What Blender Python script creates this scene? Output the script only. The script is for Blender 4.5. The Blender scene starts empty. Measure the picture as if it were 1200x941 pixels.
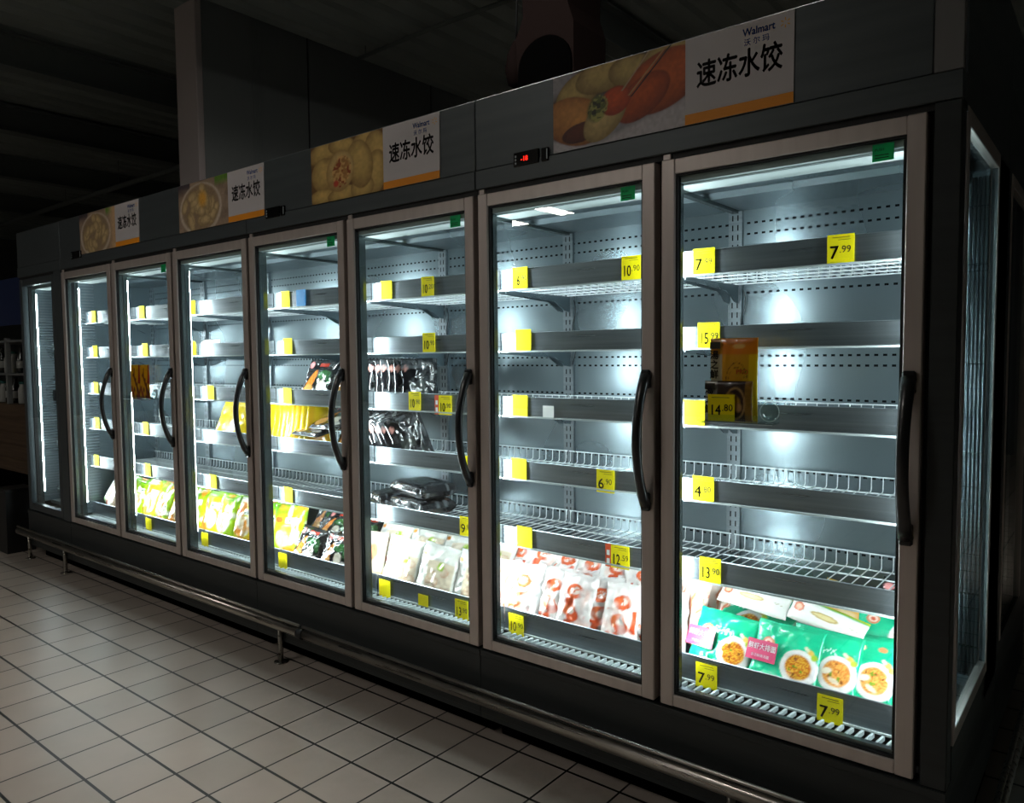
import bpy, math, random
import numpy as np
from mathutils import Vector, Matrix, Euler
random.seed(7)
SC = bpy.context.scene
COL = SC.collection
R = math.radians
W = 0.76                      # door pitch
def bx_(i): return (i - 8) * W  # x of the boundary right of door i

# ---------------------------------------------------------------- materials
def lin(c):
    return tuple((x / 12.92 if x <= .04045 else ((x + .055) / 1.055) ** 2.4) for x in [v / 255 for v in c])
def mat(name, rgb=(128, 128, 128), rough=.5, metal=0., coat=0., spec=.5, aniso=0.):
    m = bpy.data.materials.new(name); m.use_nodes = True
    b = m.node_tree.nodes['Principled BSDF']
    b.inputs['Base Color'].default_value = (*lin(rgb), 1)
    b.inputs['Roughness'].default_value = rough
    b.inputs['Metallic'].default_value = metal
    b.inputs['Coat Weight'].default_value = coat
    b.inputs['Coat Roughness'].default_value = .08
    b.inputs['Specular IOR Level'].default_value = spec
    if aniso: b.inputs['Anisotropic'].default_value = aniso
    return m
def nd(m, t, **kw):
    n = m.node_tree.nodes.new(t)
    for k, v in kw.items(): setattr(n, k, v)
    return n
def lk(m, a, b): m.node_tree.links.new(a, b)
def mth(m, op, a, b=None, c=None):
    n = nd(m, 'ShaderNodeMath', operation=op)
    for i, v in enumerate((a, b, c)):
        if v is None: continue
        if isinstance(v, (int, float)): n.inputs[i].default_value = v
        else: lk(m, v, n.inputs[i])
    return n.outputs[0]
def bsdf(m): return m.node_tree.nodes['Principled BSDF']
def noise_tint(m, a, b, scale=(8, 8, 8), detail=3, coord='Object', rough=None):
    """base colour wanders between two close tones of the same thing, for wear"""
    tc = nd(m, 'ShaderNodeTexCoord'); mp = nd(m, 'ShaderNodeMapping'); mp.inputs['Scale'].default_value = scale
    nz = nd(m, 'ShaderNodeTexNoise'); nz.inputs['Scale'].default_value = 1; nz.inputs['Detail'].default_value = detail
    cr = nd(m, 'ShaderNodeValToRGB'); cr.color_ramp.elements[0].position = .3; cr.color_ramp.elements[1].position = .7
    cr.color_ramp.elements[0].color = (*lin(a), 1); cr.color_ramp.elements[1].color = (*lin(b), 1)
    lk(m, tc.outputs[coord], mp.inputs[0]); lk(m, mp.outputs[0], nz.inputs['Vector']); lk(m, nz.outputs[0], cr.inputs[0])
    lk(m, cr.outputs[0], bsdf(m).inputs['Base Color'])
    if rough:
        mr = nd(m, 'ShaderNodeMapRange'); mr.inputs['To Min'].default_value = rough[0]; mr.inputs['To Max'].default_value = rough[1]
        lk(m, nz.outputs[0], mr.inputs[0]); lk(m, mr.outputs[0], bsdf(m).inputs['Roughness'])
    return m

M = {}
M['cab'] = noise_tint(mat('dark grey painted steel', rough=.42, metal=.3), (68, 75, 78), (78, 85, 88), (1.5, 1.5, 25), rough=(.36, .5))
M['base'] = noise_tint(mat('charcoal painted steel', rough=.5, metal=.2), (40, 45, 46), (48, 53, 54), (1, 1, 40), rough=(.38, .55))
M['post'] = mat('light grey end panel', (112, 112, 112), .5, .2)
M['frame'] = noise_tint(mat('champagne aluminium', rough=.4, metal=.5), (196, 186, 180), (206, 196, 190), (30, 30, 2), rough=(.33, .45))
M['gasket'] = mat('black rubber', (12, 12, 13), .6)
M['chrome'] = noise_tint(mat('brushed chrome rail', rough=.25, metal=1), (150, 146, 140), (185, 180, 172), (3, 60, 60), rough=(.2, .38))
M['handle'] = mat('black moulded plastic', (22, 23, 25), .32, coat=.2)
M['steel'] = noise_tint(mat('brushed steel strip', rough=.3, metal=.93), (132, 140, 146), (152, 160, 166), (2, 2, 90), rough=(.24, .34))
M['inner'] = noise_tint(mat('galvanised inner sheet', rough=.34, metal=.86), (116, 128, 134), (124, 136, 142), (1.5, 1.5, 1.5), detail=1, rough=(.25, .31))
M['wire'] = mat('white coated wire', (206, 214, 218), .4, .1)
M['mullion'] = mat('grey green extrusion', (84, 92, 92), .25, .85)
M['white_trim'] = mat('pale inner profile', (170, 180, 180), .35)
M['fin'] = mat('grey plastic fin', (175, 186, 188), .4)
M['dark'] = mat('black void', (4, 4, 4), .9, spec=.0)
M['black_gloss'] = mat('black gloss plastic', (10, 10, 11), .12)
M['cable'] = mat('dark cable', (30, 32, 34), .5)
M['yellow'] = mat('yellow price card', (240, 222, 16), .7, spec=.12)
M['ink'] = mat('black ink', (40, 38, 12), .5)
M['redcard'] = mat('orange red card', (226, 84, 42), .45, coat=.35)
M['whitecard'] = mat('white card', (232, 232, 230), .45, coat=.2)
M['bluecard'] = mat('blue card', (40, 150, 220), .45, coat=.2)
M['green_sticker'] = mat('green sticker', (40, 190, 130), .5)
def translucent(m, c):
    t = nd(m, 'ShaderNodeBsdfTranslucent'); t.inputs[0].default_value = (*lin(c), 1); mx = nd(m, 'ShaderNodeMixShader'); mx.inputs[0].default_value = .55
    lk(m, bsdf(m).outputs[0], mx.inputs[1]); lk(m, t.outputs[0], mx.inputs[2]); o = [n for n in m.node_tree.nodes if n.type == 'OUTPUT_MATERIAL'][0]; lk(m, mx.outputs[0], o.inputs[0])
translucent(M['green_sticker'], (60, 230, 160))
M['sticker_ink'] = mat('sticker ink', (8, 70, 50), .5)
M['sign_white'] = mat('sign board white', (200, 196, 198), .55)
M['sign_orange'] = mat('sign orange', (236, 150, 18), .55)
M['sign_black'] = mat('sign black ink', (16, 16, 20), .5)
M['logo_blue'] = mat('logo blue', (28, 74, 160), .5)
M['logo_yellow'] = mat('logo yellow', (236, 178, 60), .5)
M['acrylic_edge'] = mat('clear acrylic edge', (190, 205, 205), .15, coat=.5)
M['pink_label'] = mat('pink label', (214, 66, 112), .4, coat=.4)
M['label_white'] = mat('label white', (245, 240, 240), .4)
M['ceil_beam'] = mat('dark ceiling beam', (104, 112, 110), .7)
M['pillar'] = mat('pale pillar paint', (168, 160, 158), .8)
M['panelwall'] = noise_tint(mat('grey insulated panel', rough=.7), (104, 110, 110), (114, 120, 120), (.6, .6, .6))
M['duct'] = mat('brown grey duct', (26, 20, 19), .95, spec=0.)
M['wood'] = noise_tint(mat('dark crate wood', rough=.7), (70, 52, 36), (98, 76, 54), (2, 2, 40))
M['rack'] = mat('pale rack rail', (120, 124, 124), .5)
M['bottle_a'] = mat('dark bottle', (22, 28, 26), .2, coat=.4)
M['bottle_b'] = mat('white bottle label', (170, 172, 168), .5)
M['teal_b'] = mat('teal bottle cap', (24, 90, 84), .4)
M['bin'] = mat('black bin plastic', (20, 21, 22), .5)
M['blue_banner'] = mat('blue banner', (18, 40, 88), .6)

def film(name, rough=.22, coat=.5):
    m = mat(name, rough=rough, coat=coat); a = nd(m, 'ShaderNodeVertexColor'); a.layer_name = 'Col'
    lk(m, a.outputs[0], bsdf(m).inputs['Base Color']); return m
M['film'] = film('printed plastic film')
M['print'] = film('printed poster sheet', .55, 0)
M['pouch_film'] = film('thin pouch film', .3, .3)
def _pt(m):
    t = nd(m, 'ShaderNodeBsdfTranslucent'); a = [n for n in m.node_tree.nodes if n.type == 'VERTEX_COLOR'][0]; lk(m, a.outputs[0], t.inputs[0]); mx = nd(m, 'ShaderNodeMixShader'); mx.inputs[0].default_value = .3
    lk(m, bsdf(m).outputs[0], mx.inputs[1]); lk(m, t.outputs[0], mx.inputs[2]); o = [n for n in m.node_tree.nodes if n.type == 'OUTPUT_MATERIAL'][0]; lk(m, mx.outputs[0], o.inputs[0])
_pt(M['pouch_film'])
M['vac'] = film('glossy vacuum film', .14, .8)

def emit(name, rgb, s):
    m = bpy.data.materials.new(name); m.use_nodes = True; m.node_tree.nodes.clear()
    e = nd(m, 'ShaderNodeEmission'); e.inputs[0].default_value = (*rgb, 1); e.inputs[1].default_value = s
    o = nd(m, 'ShaderNodeOutputMaterial'); lk(m, e.outputs[0], o.inputs[0]); return m
M['led'] = emit('cool led strip', (.87, .97, 1.0), 104)
M['lamp'] = emit('ceiling lamp diffuser', (1.0, .94, .87), 38)
M['red_led'] = emit('red digits', (1, .02, .01), 2.5)

def glass(name, tint=(.93, .97, .96), refl=1.0):
    m = bpy.data.materials.new(name); m.use_nodes = True; m.node_tree.nodes.clear()
    t = nd(m, 'ShaderNodeBsdfTransparent'); t.inputs[0].default_value = (*tint, 1)
    g = nd(m, 'ShaderNodeBsdfGlossy'); g.inputs['Roughness'].default_value = 0.0
    ge = nd(m, 'ShaderNodeNewGeometry'); vm = nd(m, 'ShaderNodeVectorMath', operation='DOT_PRODUCT'); lk(m, ge.outputs['Normal'], vm.inputs[0]); lk(m, ge.outputs['Incoming'], vm.inputs[1])
    k = mth(m, 'POWER', mth(m, 'SUBTRACT', 1, mth(m, 'ABSOLUTE', vm.outputs['Value'])), 5)      # thin pane: Schlick, same from both sides
    f = mth(m, 'ADD', mth(m, 'MULTIPLY', k, .85), .035)
    mx = nd(m, 'ShaderNodeMixShader'); o = nd(m, 'ShaderNodeOutputMaterial')
    lk(m, mth(m, 'MULTIPLY', f, refl), mx.inputs[0]); lk(m, t.outputs[0], mx.inputs[1]); lk(m, g.outputs[0], mx.inputs[2])
    lk(m, mx.outputs[0], o.inputs[0]); return m
M['glass'] = glass('door glass'); M['acrylic'] = glass('clear acrylic', (.9, .95, .95), 1.3)
M['side_glass'] = glass('end glass', (.80, .90, .90), .8)

# back wall sheet with two punched rows under every shelf
def slot_mat():
    m = M['inner'].copy(); m.name = 'punched galvanised sheet'
    tc = nd(m, 'ShaderNodeTexCoord'); sp = nd(m, 'ShaderNodeSeparateXYZ'); lk(m, tc.outputs['Object'], sp.inputs[0])
    X, Z = sp.outputs[0], sp.outputs[2]
    fx = mth(m, 'FRACT', mth(m, 'DIVIDE', mth(m, 'ADD', X, 50), .028))
    inx = mth(m, 'MULTIPLY', mth(m, 'GREATER_THAN', fx, .25), mth(m, 'LESS_THAN', fx, .72))
    tot = None
    for z in (1.985, 1.945, 1.765, 1.728, 1.492, 1.456, 1.335, 1.30, 1.07, .80):
        r = mth(m, 'LESS_THAN', mth(m, 'ABSOLUTE', mth(m, 'SUBTRACT', Z, z)), .0038)
        tot = r if tot is None else mth(m, 'ADD', tot, r)
    mask = mth(m, 'MULTIPLY', inx, tot)
    d = nd(m, 'ShaderNodeBsdfDiffuse'); d.inputs[0].default_value = (.004, .005, .006, 1)
    mx = nd(m, 'ShaderNodeMixShader'); lk(m, mask, mx.inputs[0]); lk(m, bsdf(m).outputs[0], mx.inputs[1]); lk(m, d.outputs[0], mx.inputs[2])
    o = [n for n in m.node_tree.nodes if n.type == 'OUTPUT_MATERIAL'][0]; lk(m, mx.outputs[0], o.inputs[0]); return m
M['slots'] = slot_mat()
def upright_mat():
    m = M['steel'].copy(); m.name = 'slotted upright steel'
    tc = nd(m, 'ShaderNodeTexCoord'); sp = nd(m, 'ShaderNodeSeparateXYZ'); lk(m, tc.outputs['Object'], sp.inputs[0])
    fz = mth(m, 'FRACT', mth(m, 'DIVIDE', sp.outputs[2], .036)); inz = mth(m, 'GREATER_THAN', fz, .42)
    ax = mth(m, 'ABSOLUTE', sp.outputs[0]); inx = mth(m, 'MULTIPLY', mth(m, 'GREATER_THAN', ax, .0075), mth(m, 'LESS_THAN', ax, .0125))
    mask = mth(m, 'MULTIPLY', inx, inz)
    d = nd(m, 'ShaderNodeBsdfDiffuse'); d.inputs[0].default_value = (.004, .005, .006, 1)
    mx = nd(m, 'ShaderNodeMixShader'); lk(m, mask, mx.inputs[0]); lk(m, bsdf(m).outputs[0], mx.inputs[1]); lk(m, d.outputs[0], mx.inputs[2])
    o = [n for n in m.node_tree.nodes if n.type == 'OUTPUT_MATERIAL'][0]; lk(m, mx.outputs[0], o.inputs[0]); return m
M['upright'] = upright_mat()

def floor_mat():
    S, X0, Y0 = .2211, -2.687, -.854
    m = mat('beige floor tiles', rough=.4)
    tc = nd(m, 'ShaderNodeTexCoord'); sp = nd(m, 'ShaderNodeSeparateXYZ'); lk(m, tc.outputs['Object'], sp.inputs[0])
    def cell(o, off):
        q = mth(m, 'DIVIDE', mth(m, 'SUBTRACT', o, off), S)
        return q, mth(m, 'FLOOR', q), mth(m, 'FRACT', q)
    qx, ix, fx = cell(sp.outputs[0], X0); qy, iy, fy = cell(sp.outputs[1], Y0)
    def line(f, w): return mth(m, 'GREATER_THAN', mth(m, 'ABSOLUTE', mth(m, 'SUBTRACT', f, .5)), .5 - w)
    g = mth(m, 'MAXIMUM', line(fx, .018), line(fy, .024))
    cmb = nd(m, 'ShaderNodeCombineXYZ'); lk(m, ix, cmb.inputs[0]); lk(m, iy, cmb.inputs[1])
    wn = nd(m, 'ShaderNodeTexWhiteNoise', noise_dimensions='2D'); lk(m, cmb.outputs[0], wn.inputs['Vector'])
    nz = nd(m, 'ShaderNodeTexNoise'); nz.inputs['Scale'].default_value = 3.5; nz.inputs['Detail'].default_value = 6; lk(m, tc.outputs['Object'], nz.inputs['Vector'])
    v = mth(m, 'ADD', mth(m, 'MULTIPLY', wn.outputs['Value'], .35), mth(m, 'MULTIPLY', nz.outputs[0], .65))
    cr = nd(m, 'ShaderNodeValToRGB'); cr.color_ramp.elements[0].position = .2; cr.color_ramp.elements[1].position = .8
    cr.color_ramp.elements[0].color = (*lin((158, 148, 138)), 1); cr.color_ramp.elements[1].color = (*lin((186, 175, 164)), 1)
    lk(m, v, cr.inputs[0])
    mx = nd(m, 'ShaderNodeMix', data_type='RGBA'); lk(m, g, mx.inputs['Factor']); lk(m, cr.outputs[0], mx.inputs['A'])
    mx.inputs['B'].default_value = (*lin((8, 8, 8)), 1); lk(m, mx.outputs['Result'], bsdf(m).inputs['Base Color'])
    mr = nd(m, 'ShaderNodeMapRange'); mr.inputs['To Min'].default_value = .28; mr.inputs['To Max'].default_value = .46
    lk(m, nz.outputs[0], mr.inputs[0]); lk(m, mr.outputs[0], bsdf(m).inputs['Roughness'])
    bp = nd(m, 'ShaderNodeBump'); bp.inputs['Strength'].default_value = .4; bp.inputs['Distance'].default_value = .002; bp.invert = True
    lk(m, g, bp.inputs['Height']); lk(m, bp.outputs[0], bsdf(m).inputs['Normal'])
    return m
M['floor'] = floor_mat()
def plain_room(name, a, b, sc): return noise_tint(mat(name, rough=.8), a, b, sc)
M['ceiling'] = plain_room('dark roof deck', (128, 138, 135), (150, 160, 157), (.5, .5, .5))
M['roomwall'] = plain_room('dark store wall', (80, 84, 84), (94, 98, 98), (.4, .4, .4))

# ---------------------------------------------------------------- mesh building
class MB:
    def __init__(s): s.v = []; s.f = []; s.m = []; s.mats = []; s.smooth = []
    def mi(s, m):
        m = M[m] if isinstance(m, str) else m
        if m not in s.mats: s.mats.append(m)
        return s.mats.index(m)
    def add(s, vs, fs, m, sm=False, T=None):
        o = len(s.v); k = s.mi(m)
        s.v += [tuple(T @ Vector(p)) if T is not None else tuple(p) for p in vs]
        for f in fs: s.f.append(tuple(o + i for i in f)); s.m.append(k); s.smooth.append(sm)
        return s
    def box(s, x0, x1, y0, y1, z0, z1, m, T=None, b=0.):
        if b <= 0:
            vs = [(x, y, z) for x in (x0, x1) for y in (y0, y1) for z in (z0, z1)]
            fs = [(0, 1, 3, 2), (4, 6, 7, 5), (0, 4, 5, 1), (2, 3, 7, 6), (0, 2, 6, 4), (1, 5, 7, 3)]
            return s.add(vs, fs, m, T=T)
        # chamfered box
        vs = []; c = [(x0, x1), (y0, y1), (z0, z1)]; idx = {}
        for i in (0, 1):
            for j in (0, 1):
                for k in (0, 1):
                    for a in range(3):
                        p = [c[0][i], c[1][j], c[2][k]]
                        for q in range(3):
                            if q != a: p[q] += b * (1 if (i, j, k)[q] == 0 else -1)
                        idx[i, j, k, a] = len(vs); vs.append(tuple(p))
        fs = []
        def q4(a, fixed, order): return tuple(idx[o + (a,)] for o in order)
        for a in range(3):
            o1, o2 = [q for q in range(3) if q != a]
            for side in (0, 1):
                ring = []
                for u, w in ((0, 0), (1, 0), (1, 1), (0, 1)):
                    t = [0, 0, 0]; t[a] = side; t[o1] = u; t[o2] = w; ring.append(idx[t[0], t[1], t[2], a])
                fs.append(tuple(ring))
        for a in range(3):       # edges along a
            o1, o2 = [q for q in range(3) if q != a]
            for u in (0, 1):
                for w in (0, 1):
                    def I(s_, ax):
                        t = [0, 0, 0]; t[a] = s_; t[o1] = u; t[o2] = w; return idx[t[0], t[1], t[2], ax]
                    fs.append((I(0, o1), I(1, o1), I(1, o2), I(0, o2)))
        for i in (0, 1):
            for j in (0, 1):
                for k in (0, 1): fs.append(tuple(idx[i, j, k, a] for a in range(3)))
        return s.add(vs, fs, m, T=T)
    def tube(s, pts, r, m, n=6, ends=True, flat=None, sm=True):
        """round (or oval: flat=(ra, rb)) tube along points"""
        P = [Vector(p) for p in pts]; vs = []; fs = []; up = None
        rr = r if isinstance(r, (list, tuple)) else [r] * len(P)
        for i, p in enumerate(P):
            t = (P[min(i + 1, len(P) - 1)] - P[max(i - 1, 0)]).normalized()
            if up is None: up = Vector((0, 0, 1)) if abs(t.z) < .9 else Vector((1, 0, 0))
            a = t.cross(up).normalized(); b = a.cross(t).normalized(); up = b
            fa, fb = flat if flat else (1, 1)
            for k in range(n):
                w = 2 * math.pi * (k + .5) / n
                vs.append(tuple(p + a * math.cos(w) * rr[i] * fa + b * math.sin(w) * rr[i] * fb))
        for i in range(len(P) - 1):
            for k in range(n): fs.append((i * n + k, i * n + (k + 1) % n, (i + 1) * n + (k + 1) % n, (i + 1) * n + k))
        if ends: fs += [tuple(range(n))[::-1], tuple(range((len(P) - 1) * n, len(P) * n))]
        return s.add(vs, fs, m, sm and n > 4)
    def prism(s, poly, a, b, axis, m):
        """extrude a 2D polygon along an axis between a and b"""
        def P(p, t):
            return {'x': (t, p[0], p[1]), 'y': (p[0], t, p[1]), 'z': (p[0], p[1], t)}[axis]
        n = len(poly); vs = [P(p, a) for p in poly] + [P(p, b) for p in poly]
        fs = [tuple(range(n))[::-1], tuple(range(n, 2 * n))] + [(i, (i + 1) % n, n + (i + 1) % n, n + i) for i in range(n)]
        return s.add(vs, fs, m)
    def lathe(s, prof, m, n=16, T=None):
        vs = []; fs = []
        for r, z in prof:
            for k in range(n): vs.append((r * math.cos(2 * math.pi * k / n), r * math.sin(2 * math.pi * k / n), z))
        for i in range(len(prof) - 1):
            for k in range(n): fs.append((i * n + k, i * n + (k + 1) % n, (i + 1) * n + (k + 1) % n, (i + 1) * n + k))
        fs += [tuple(range(n))[::-1], tuple(range((len(prof) - 1) * n, len(prof) * n))]
        return s.add(vs, fs, m, True, T)
    def text(s, txt, size, x, z, y, m, bold=0., align='LEFT', sx=1.):
        """flat lettering standing in the xz plane, facing -y"""
        vs, fs, w = glyphs(txt, size, bold)
        off = {'LEFT': 0, 'CENTER': -w / 2, 'RIGHT': -w}[align]
        return s.add([(x + (p[0] + off) * sx, y, z + p[1]) for p in vs], fs, m)
    def mesh(s, name):
        me = bpy.data.meshes.new(name); me.from_pydata(s.v, [], s.f)
        for m in s.mats: me.materials.append(m)
        me.polygons.foreach_set('material_index', s.m); me.polygons.foreach_set('use_smooth', s.smooth)
        me.update(); return me
    def build(s, name, parent=None, loc=None, fix=True):
        me = s.mesh(name)
        if fix:
            import bmesh
            bm = bmesh.new(); bm.from_mesh(me); bmesh.ops.recalc_face_normals(bm, faces=bm.faces); bm.to_mesh(me); bm.free()
        return link(name, me, parent, loc)
def link(name, me, parent=None, loc=None, rot=None):
    o = bpy.data.objects.new(name, me); COL.objects.link(o)
    if parent is not None: o.parent = parent
    if loc is not None: o.location = loc
    if rot is not None: o.rotation_euler = rot
    return o
_G = {}
def glyphs(txt, size, bold):
    key = (txt, round(size, 5), bold)
    if key not in _G:
        c = bpy.data.curves.new('t', 'FONT'); c.body = txt; c.size = size; c.fill_mode = 'FRONT'; c.resolution_u = 3
        o = bpy.data.objects.new('t', c); COL.objects.link(o)
        bpy.context.view_layer.update()
        me = o.to_mesh(); vs = [(v.co.x, v.co.y) for v in me.vertices]; fs = [tuple(p.vertices) for p in me.polygons]
        o.to_mesh_clear(); bpy.data.objects.remove(o); bpy.data.curves.remove(c)
        w = max([v[0] for v in vs] or [0])
        if bold:                                     # heavier strokes: the outline repeated a hair to each side
            e = bold * size * .9; n0 = len(vs); v0, f0 = list(vs), list(fs)
            for k, (dx, dz) in enumerate(((e, 0), (-e, 0), (0, e), (0, -e))):
                vs += [(p[0] + dx, p[1] + dz) for p in v0]; fs += [tuple(i + n0 * (k + 1) for i in q) for q in f0]
        _G[key] = (vs, fs, w)
    return _G[key]
def tag(o, label=None, cat=None, group=None, kind=None):
    if label: o['label'] = label
    if cat: o['category'] = cat
    if group: o['group'] = group
    if kind: o['kind'] = kind
    return o
def thing(name, loc, label, cat, group=None, rz=0, rot=None):
    o = bpy.data.objects.new(name, None); COL.objects.link(o); o.location = loc; o.empty_display_size = .05
    o.rotation_euler = rot if rot else (0, 0, rz)
    return tag(o, label, cat, group)
ORD = ['', 'first', 'second', 'third', 'fourth', 'fifth', 'sixth', 'seventh', 'eighth', 'ninth', 'tenth', 'eleventh', 'twelfth']
DOOR = {8: 'the nearest door', 7: 'second door from right', 6: 'third door from right', 5: 'fourth door from right',
        4: 'fifth door from right', 3: 'sixth door from right', 2: 'seventh door from right'}

# ---------------------------------------------------------------- painting (numpy) for printed things
_rng = np.random.RandomState(3); _T = _rng.rand(64, 64)
def nz2(x, y, f=8, seed=0):
    x = x * f + seed * 7.31; y = y * f + seed * 3.77
    xi = np.floor(x).astype(int); yi = np.floor(y).astype(int); fx = x - xi; fy = y - yi
    fx = fx * fx * (3 - 2 * fx); fy = fy * fy * (3 - 2 * fy)
    a = _T[xi % 64, yi % 64]; b = _T[(xi + 1) % 64, yi % 64]; c = _T[xi % 64, (yi + 1) % 64]; d = _T[(xi + 1) % 64, (yi + 1) % 64]
    return (a * (1 - fx) + b * fx) * (1 - fy) + (c * (1 - fx) + d * fx) * fy
def L(c): return np.array(lin(c))
class Art:
    def __init__(s, U, V, bg, asp=1.):
        s.U, s.V, s.a = U, V, asp; s.C = np.zeros(U.shape + (3,)) + L(bg)
    def ov(s, mask, c):
        c = L(c) if isinstance(c, tuple) else c
        mk = np.clip(mask, 0, 1)[..., None]; s.C = s.C * (1 - mk) + c * mk; return s
    def d(s, cx, cy, rx, ry, rot=0):
        x = (s.U - cx) * s.a; y = s.V - cy; c, n = math.cos(rot), math.sin(rot)
        return np.sqrt(((x * c + y * n) / (rx * s.a)) ** 2 + ((-x * n + y * c) / ry) ** 2)
    def ell(s, cx, cy, rx, ry, c, rot=0, soft=.08): return s.ov((1 - s.d(cx, cy, rx, ry, rot)) / soft, c)
    def rect(s, x0, x1, y0, y1, c, soft=.01):
        return s.ov(np.minimum(np.minimum(s.U - x0, x1 - s.U), np.minimum(s.V - y0, y1 - s.V)) / soft + .5, c)
    def mott(s, k, f=9, seed=1):
        s.C = s.C * (1 + k * (nz2(s.U * s.a, s.V, f, seed)[..., None] - .5)); return s
    def noodles(s, cx, cy, rx, ry, a=(240, 178, 60), b=(196, 96, 24), seed=0):
        dd = s.d(cx, cy, rx, ry); n = nz2(s.U * s.a, s.V, 14, seed); st = .5 + .5 * np.sin(40 * n + 60 * dd + 20 * nz2(s.U, s.V, 7, seed + 3))
        col = L(a) * (1 - st[..., None]) + L(b) * st[..., None]; s.ov((1 - dd) / .15, col)
        s.ov((nz2(s.U, s.V, 22, seed + 5) > .8) * (dd < .8) * .8, (120, 60, 20)); s.ov((nz2(s.U, s.V, 18, seed + 8) > .84) * (dd < .7) * .8, (90, 150, 30)); return s
    def dumpling(s, cx, cy, rx, ry, rot, hi=(226, 190, 120), lo=(120, 84, 34), ridges=0., ph=0):
        x = (s.U - cx) * s.a; y = s.V - cy; c, n = math.cos(rot), math.sin(rot)
        X = (x * c + y * n) / (rx * s.a); Y = (-x * n + y * c) / ry; dd = np.sqrt(X ** 2 + Y ** 2)
        dome = np.sqrt(np.clip(1 - dd ** 2, 0, 1)); sh = .08 + .92 * dome ** 1.2 * (.8 + .35 * (Y + X * .3))
        if ridges: sh = sh * (1 - .22 * (.5 + .5 * np.sin(X * ridges + ph)) * np.clip(Y + .3, 0, 1))
        sh = np.clip(sh + .14 * (nz2(s.U * s.a, s.V, 16, ph) - .5), 0, 1)[..., None]
        s.ov((1.0 - dd) / .05, L(lo) * (1 - sh) + L(hi) * sh); return s

def sheet_mesh(name, w, h, art, n, m, mt, t=.003):
    """flat printed board, facing -y, origin at its lower left corner"""
    us = np.linspace(0, 1, n); vs = np.linspace(0, 1, m); U, V = np.meshgrid(us, vs)
    C = art(U, V)
    P = np.stack([U * w, np.full_like(U, -t), V * h], -1).reshape(-1, 3); B = P.copy(); B[:, 1] = 0
    idx = np.arange(n * m).reshape(m, n)
    F = [(int(idx[j, i]), int(idx[j, i + 1]), int(idx[j + 1, i + 1]), int(idx[j + 1, i])) for j in range(m - 1) for i in range(n - 1)]
    o = n * m; ring = list(idx[0, :]) + list(idx[1:, -1]) + list(idx[-1, -2::-1]) + list(idx[-2:0:-1, 0]); ring = [int(k) for k in ring]
    V3 = P.tolist(); base = len(V3)
    for k in ring: V3.append([P[k][0], 0, P[k][2]])
    L_ = len(ring)
    for i in range(L_): F.append((ring[i], base + i, base + (i + 1) % L_, ring[(i + 1) % L_]))
    F.append(tuple(range(base, base + L_)))
    me = bpy.data.meshes.new(name); me.from_pydata(V3, [], F); me.materials.append(M[mt])
    cc = np.ones((len(V3), 4)); cc[:o, :3] = C.reshape(-1, 3); cc[o:, :3] = C.reshape(-1, 3)[ring]
    a = me.color_attributes.new('Col', 'FLOAT_COLOR', 'POINT'); a.data.foreach_set('color', cc.ravel()); me.update(); return me

def bag_mesh(name, w, h, t, art, n=30, m=30, mt='film', wr=.006, seed=0, crimp=.06, box=False, back=None):
    """a filled pouch standing in xz, bulging to -y and +y; front art, sealed crimped ends"""
    U, V = np.meshgrid(np.linspace(0, 1, n), np.linspace(0, 1, m)); x = U * 2 - 1; z = V * 2 - 1
    p = 8 if box else 2.6
    prof = np.clip(1 - np.abs(x) ** p, 0, 1) ** .5 * np.clip(1 - (np.abs(z) / (1 - crimp)) ** p, 0, 1) ** .5
    wn = (nz2(U, V, 5, seed) - .5) * 1.5 + (nz2(U, V * 1.3, 12, seed + 2) - .5)
    pin = 1 - .05 * (1 - prof)                      # edges pull in a little
    X = x * w / 2 * (1 - .03 * (1 - np.abs(z)) * (0 if box else 1)) + .4 * wr * (nz2(V, U, 9, seed + 4) - .5)
    Z = V * h + .4 * wr * (nz2(U, V, 7, seed + 6) - .5)
    crk = .0012 * np.sin(x * 60) * (np.abs(z) > 1 - crimp)
    Yf = -(t / 2 * prof + wr * wn * (.25 + .75 * prof) * .6) + crk; Yb = (t / 2 * prof - wr * wn[::-1] * prof * .3) + crk + .0008
    C = art(U, V); Cb = C[:, ::-1] if back is None else np.zeros_like(C) + L(back)
    P = np.concatenate([np.stack([X, Yf, Z], -1).reshape(-1, 3), np.stack([X, Yb, Z], -1).reshape(-1, 3)])
    idx = np.arange(n * m).reshape(m, n); o = n * m
    F = []
    for j in range(m - 1):
        for i in range(n - 1):
            q = (int(idx[j, i]), int(idx[j, i + 1]), int(idx[j + 1, i + 1]), int(idx[j + 1, i])); F.append(q); F.append(tuple(o + k for k in q[::-1]))
    ring = [int(k) for k in list(idx[0, :]) + list(idx[1:, -1]) + list(idx[-1, -2::-1]) + list(idx[-2:0:-1, 0])]
    for i in range(len(ring)):
        a, b = ring[i], ring[(i + 1) % len(ring)]; F.append((a, o + a, o + b, b))
    me = bpy.data.meshes.new(name); me.from_pydata(P.tolist(), [], F); me.materials.append(M[mt])
    me.polygons.foreach_set('use_smooth', [True] * len(F))
    cc = np.ones((2 * o, 4)); cc[:o, :3] = C.reshape(-1, 3); cc[o:, :3] = Cb.reshape(-1, 3)
    a = me.color_attributes.new('Col', 'FLOAT_COLOR', 'POINT'); a.data.foreach_set('color', cc.ravel()); me.update(); return me
def put(name, me, x, y, z, lean, label, cat, group=None, yaw=0, roll=0):
    o = link(name, me, None, (x, y, z)); o.rotation_mode = 'YXZ'
    o.rotation_euler = (R(-lean), R(roll), R(yaw)); return tag(o, label, cat, group)

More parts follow.
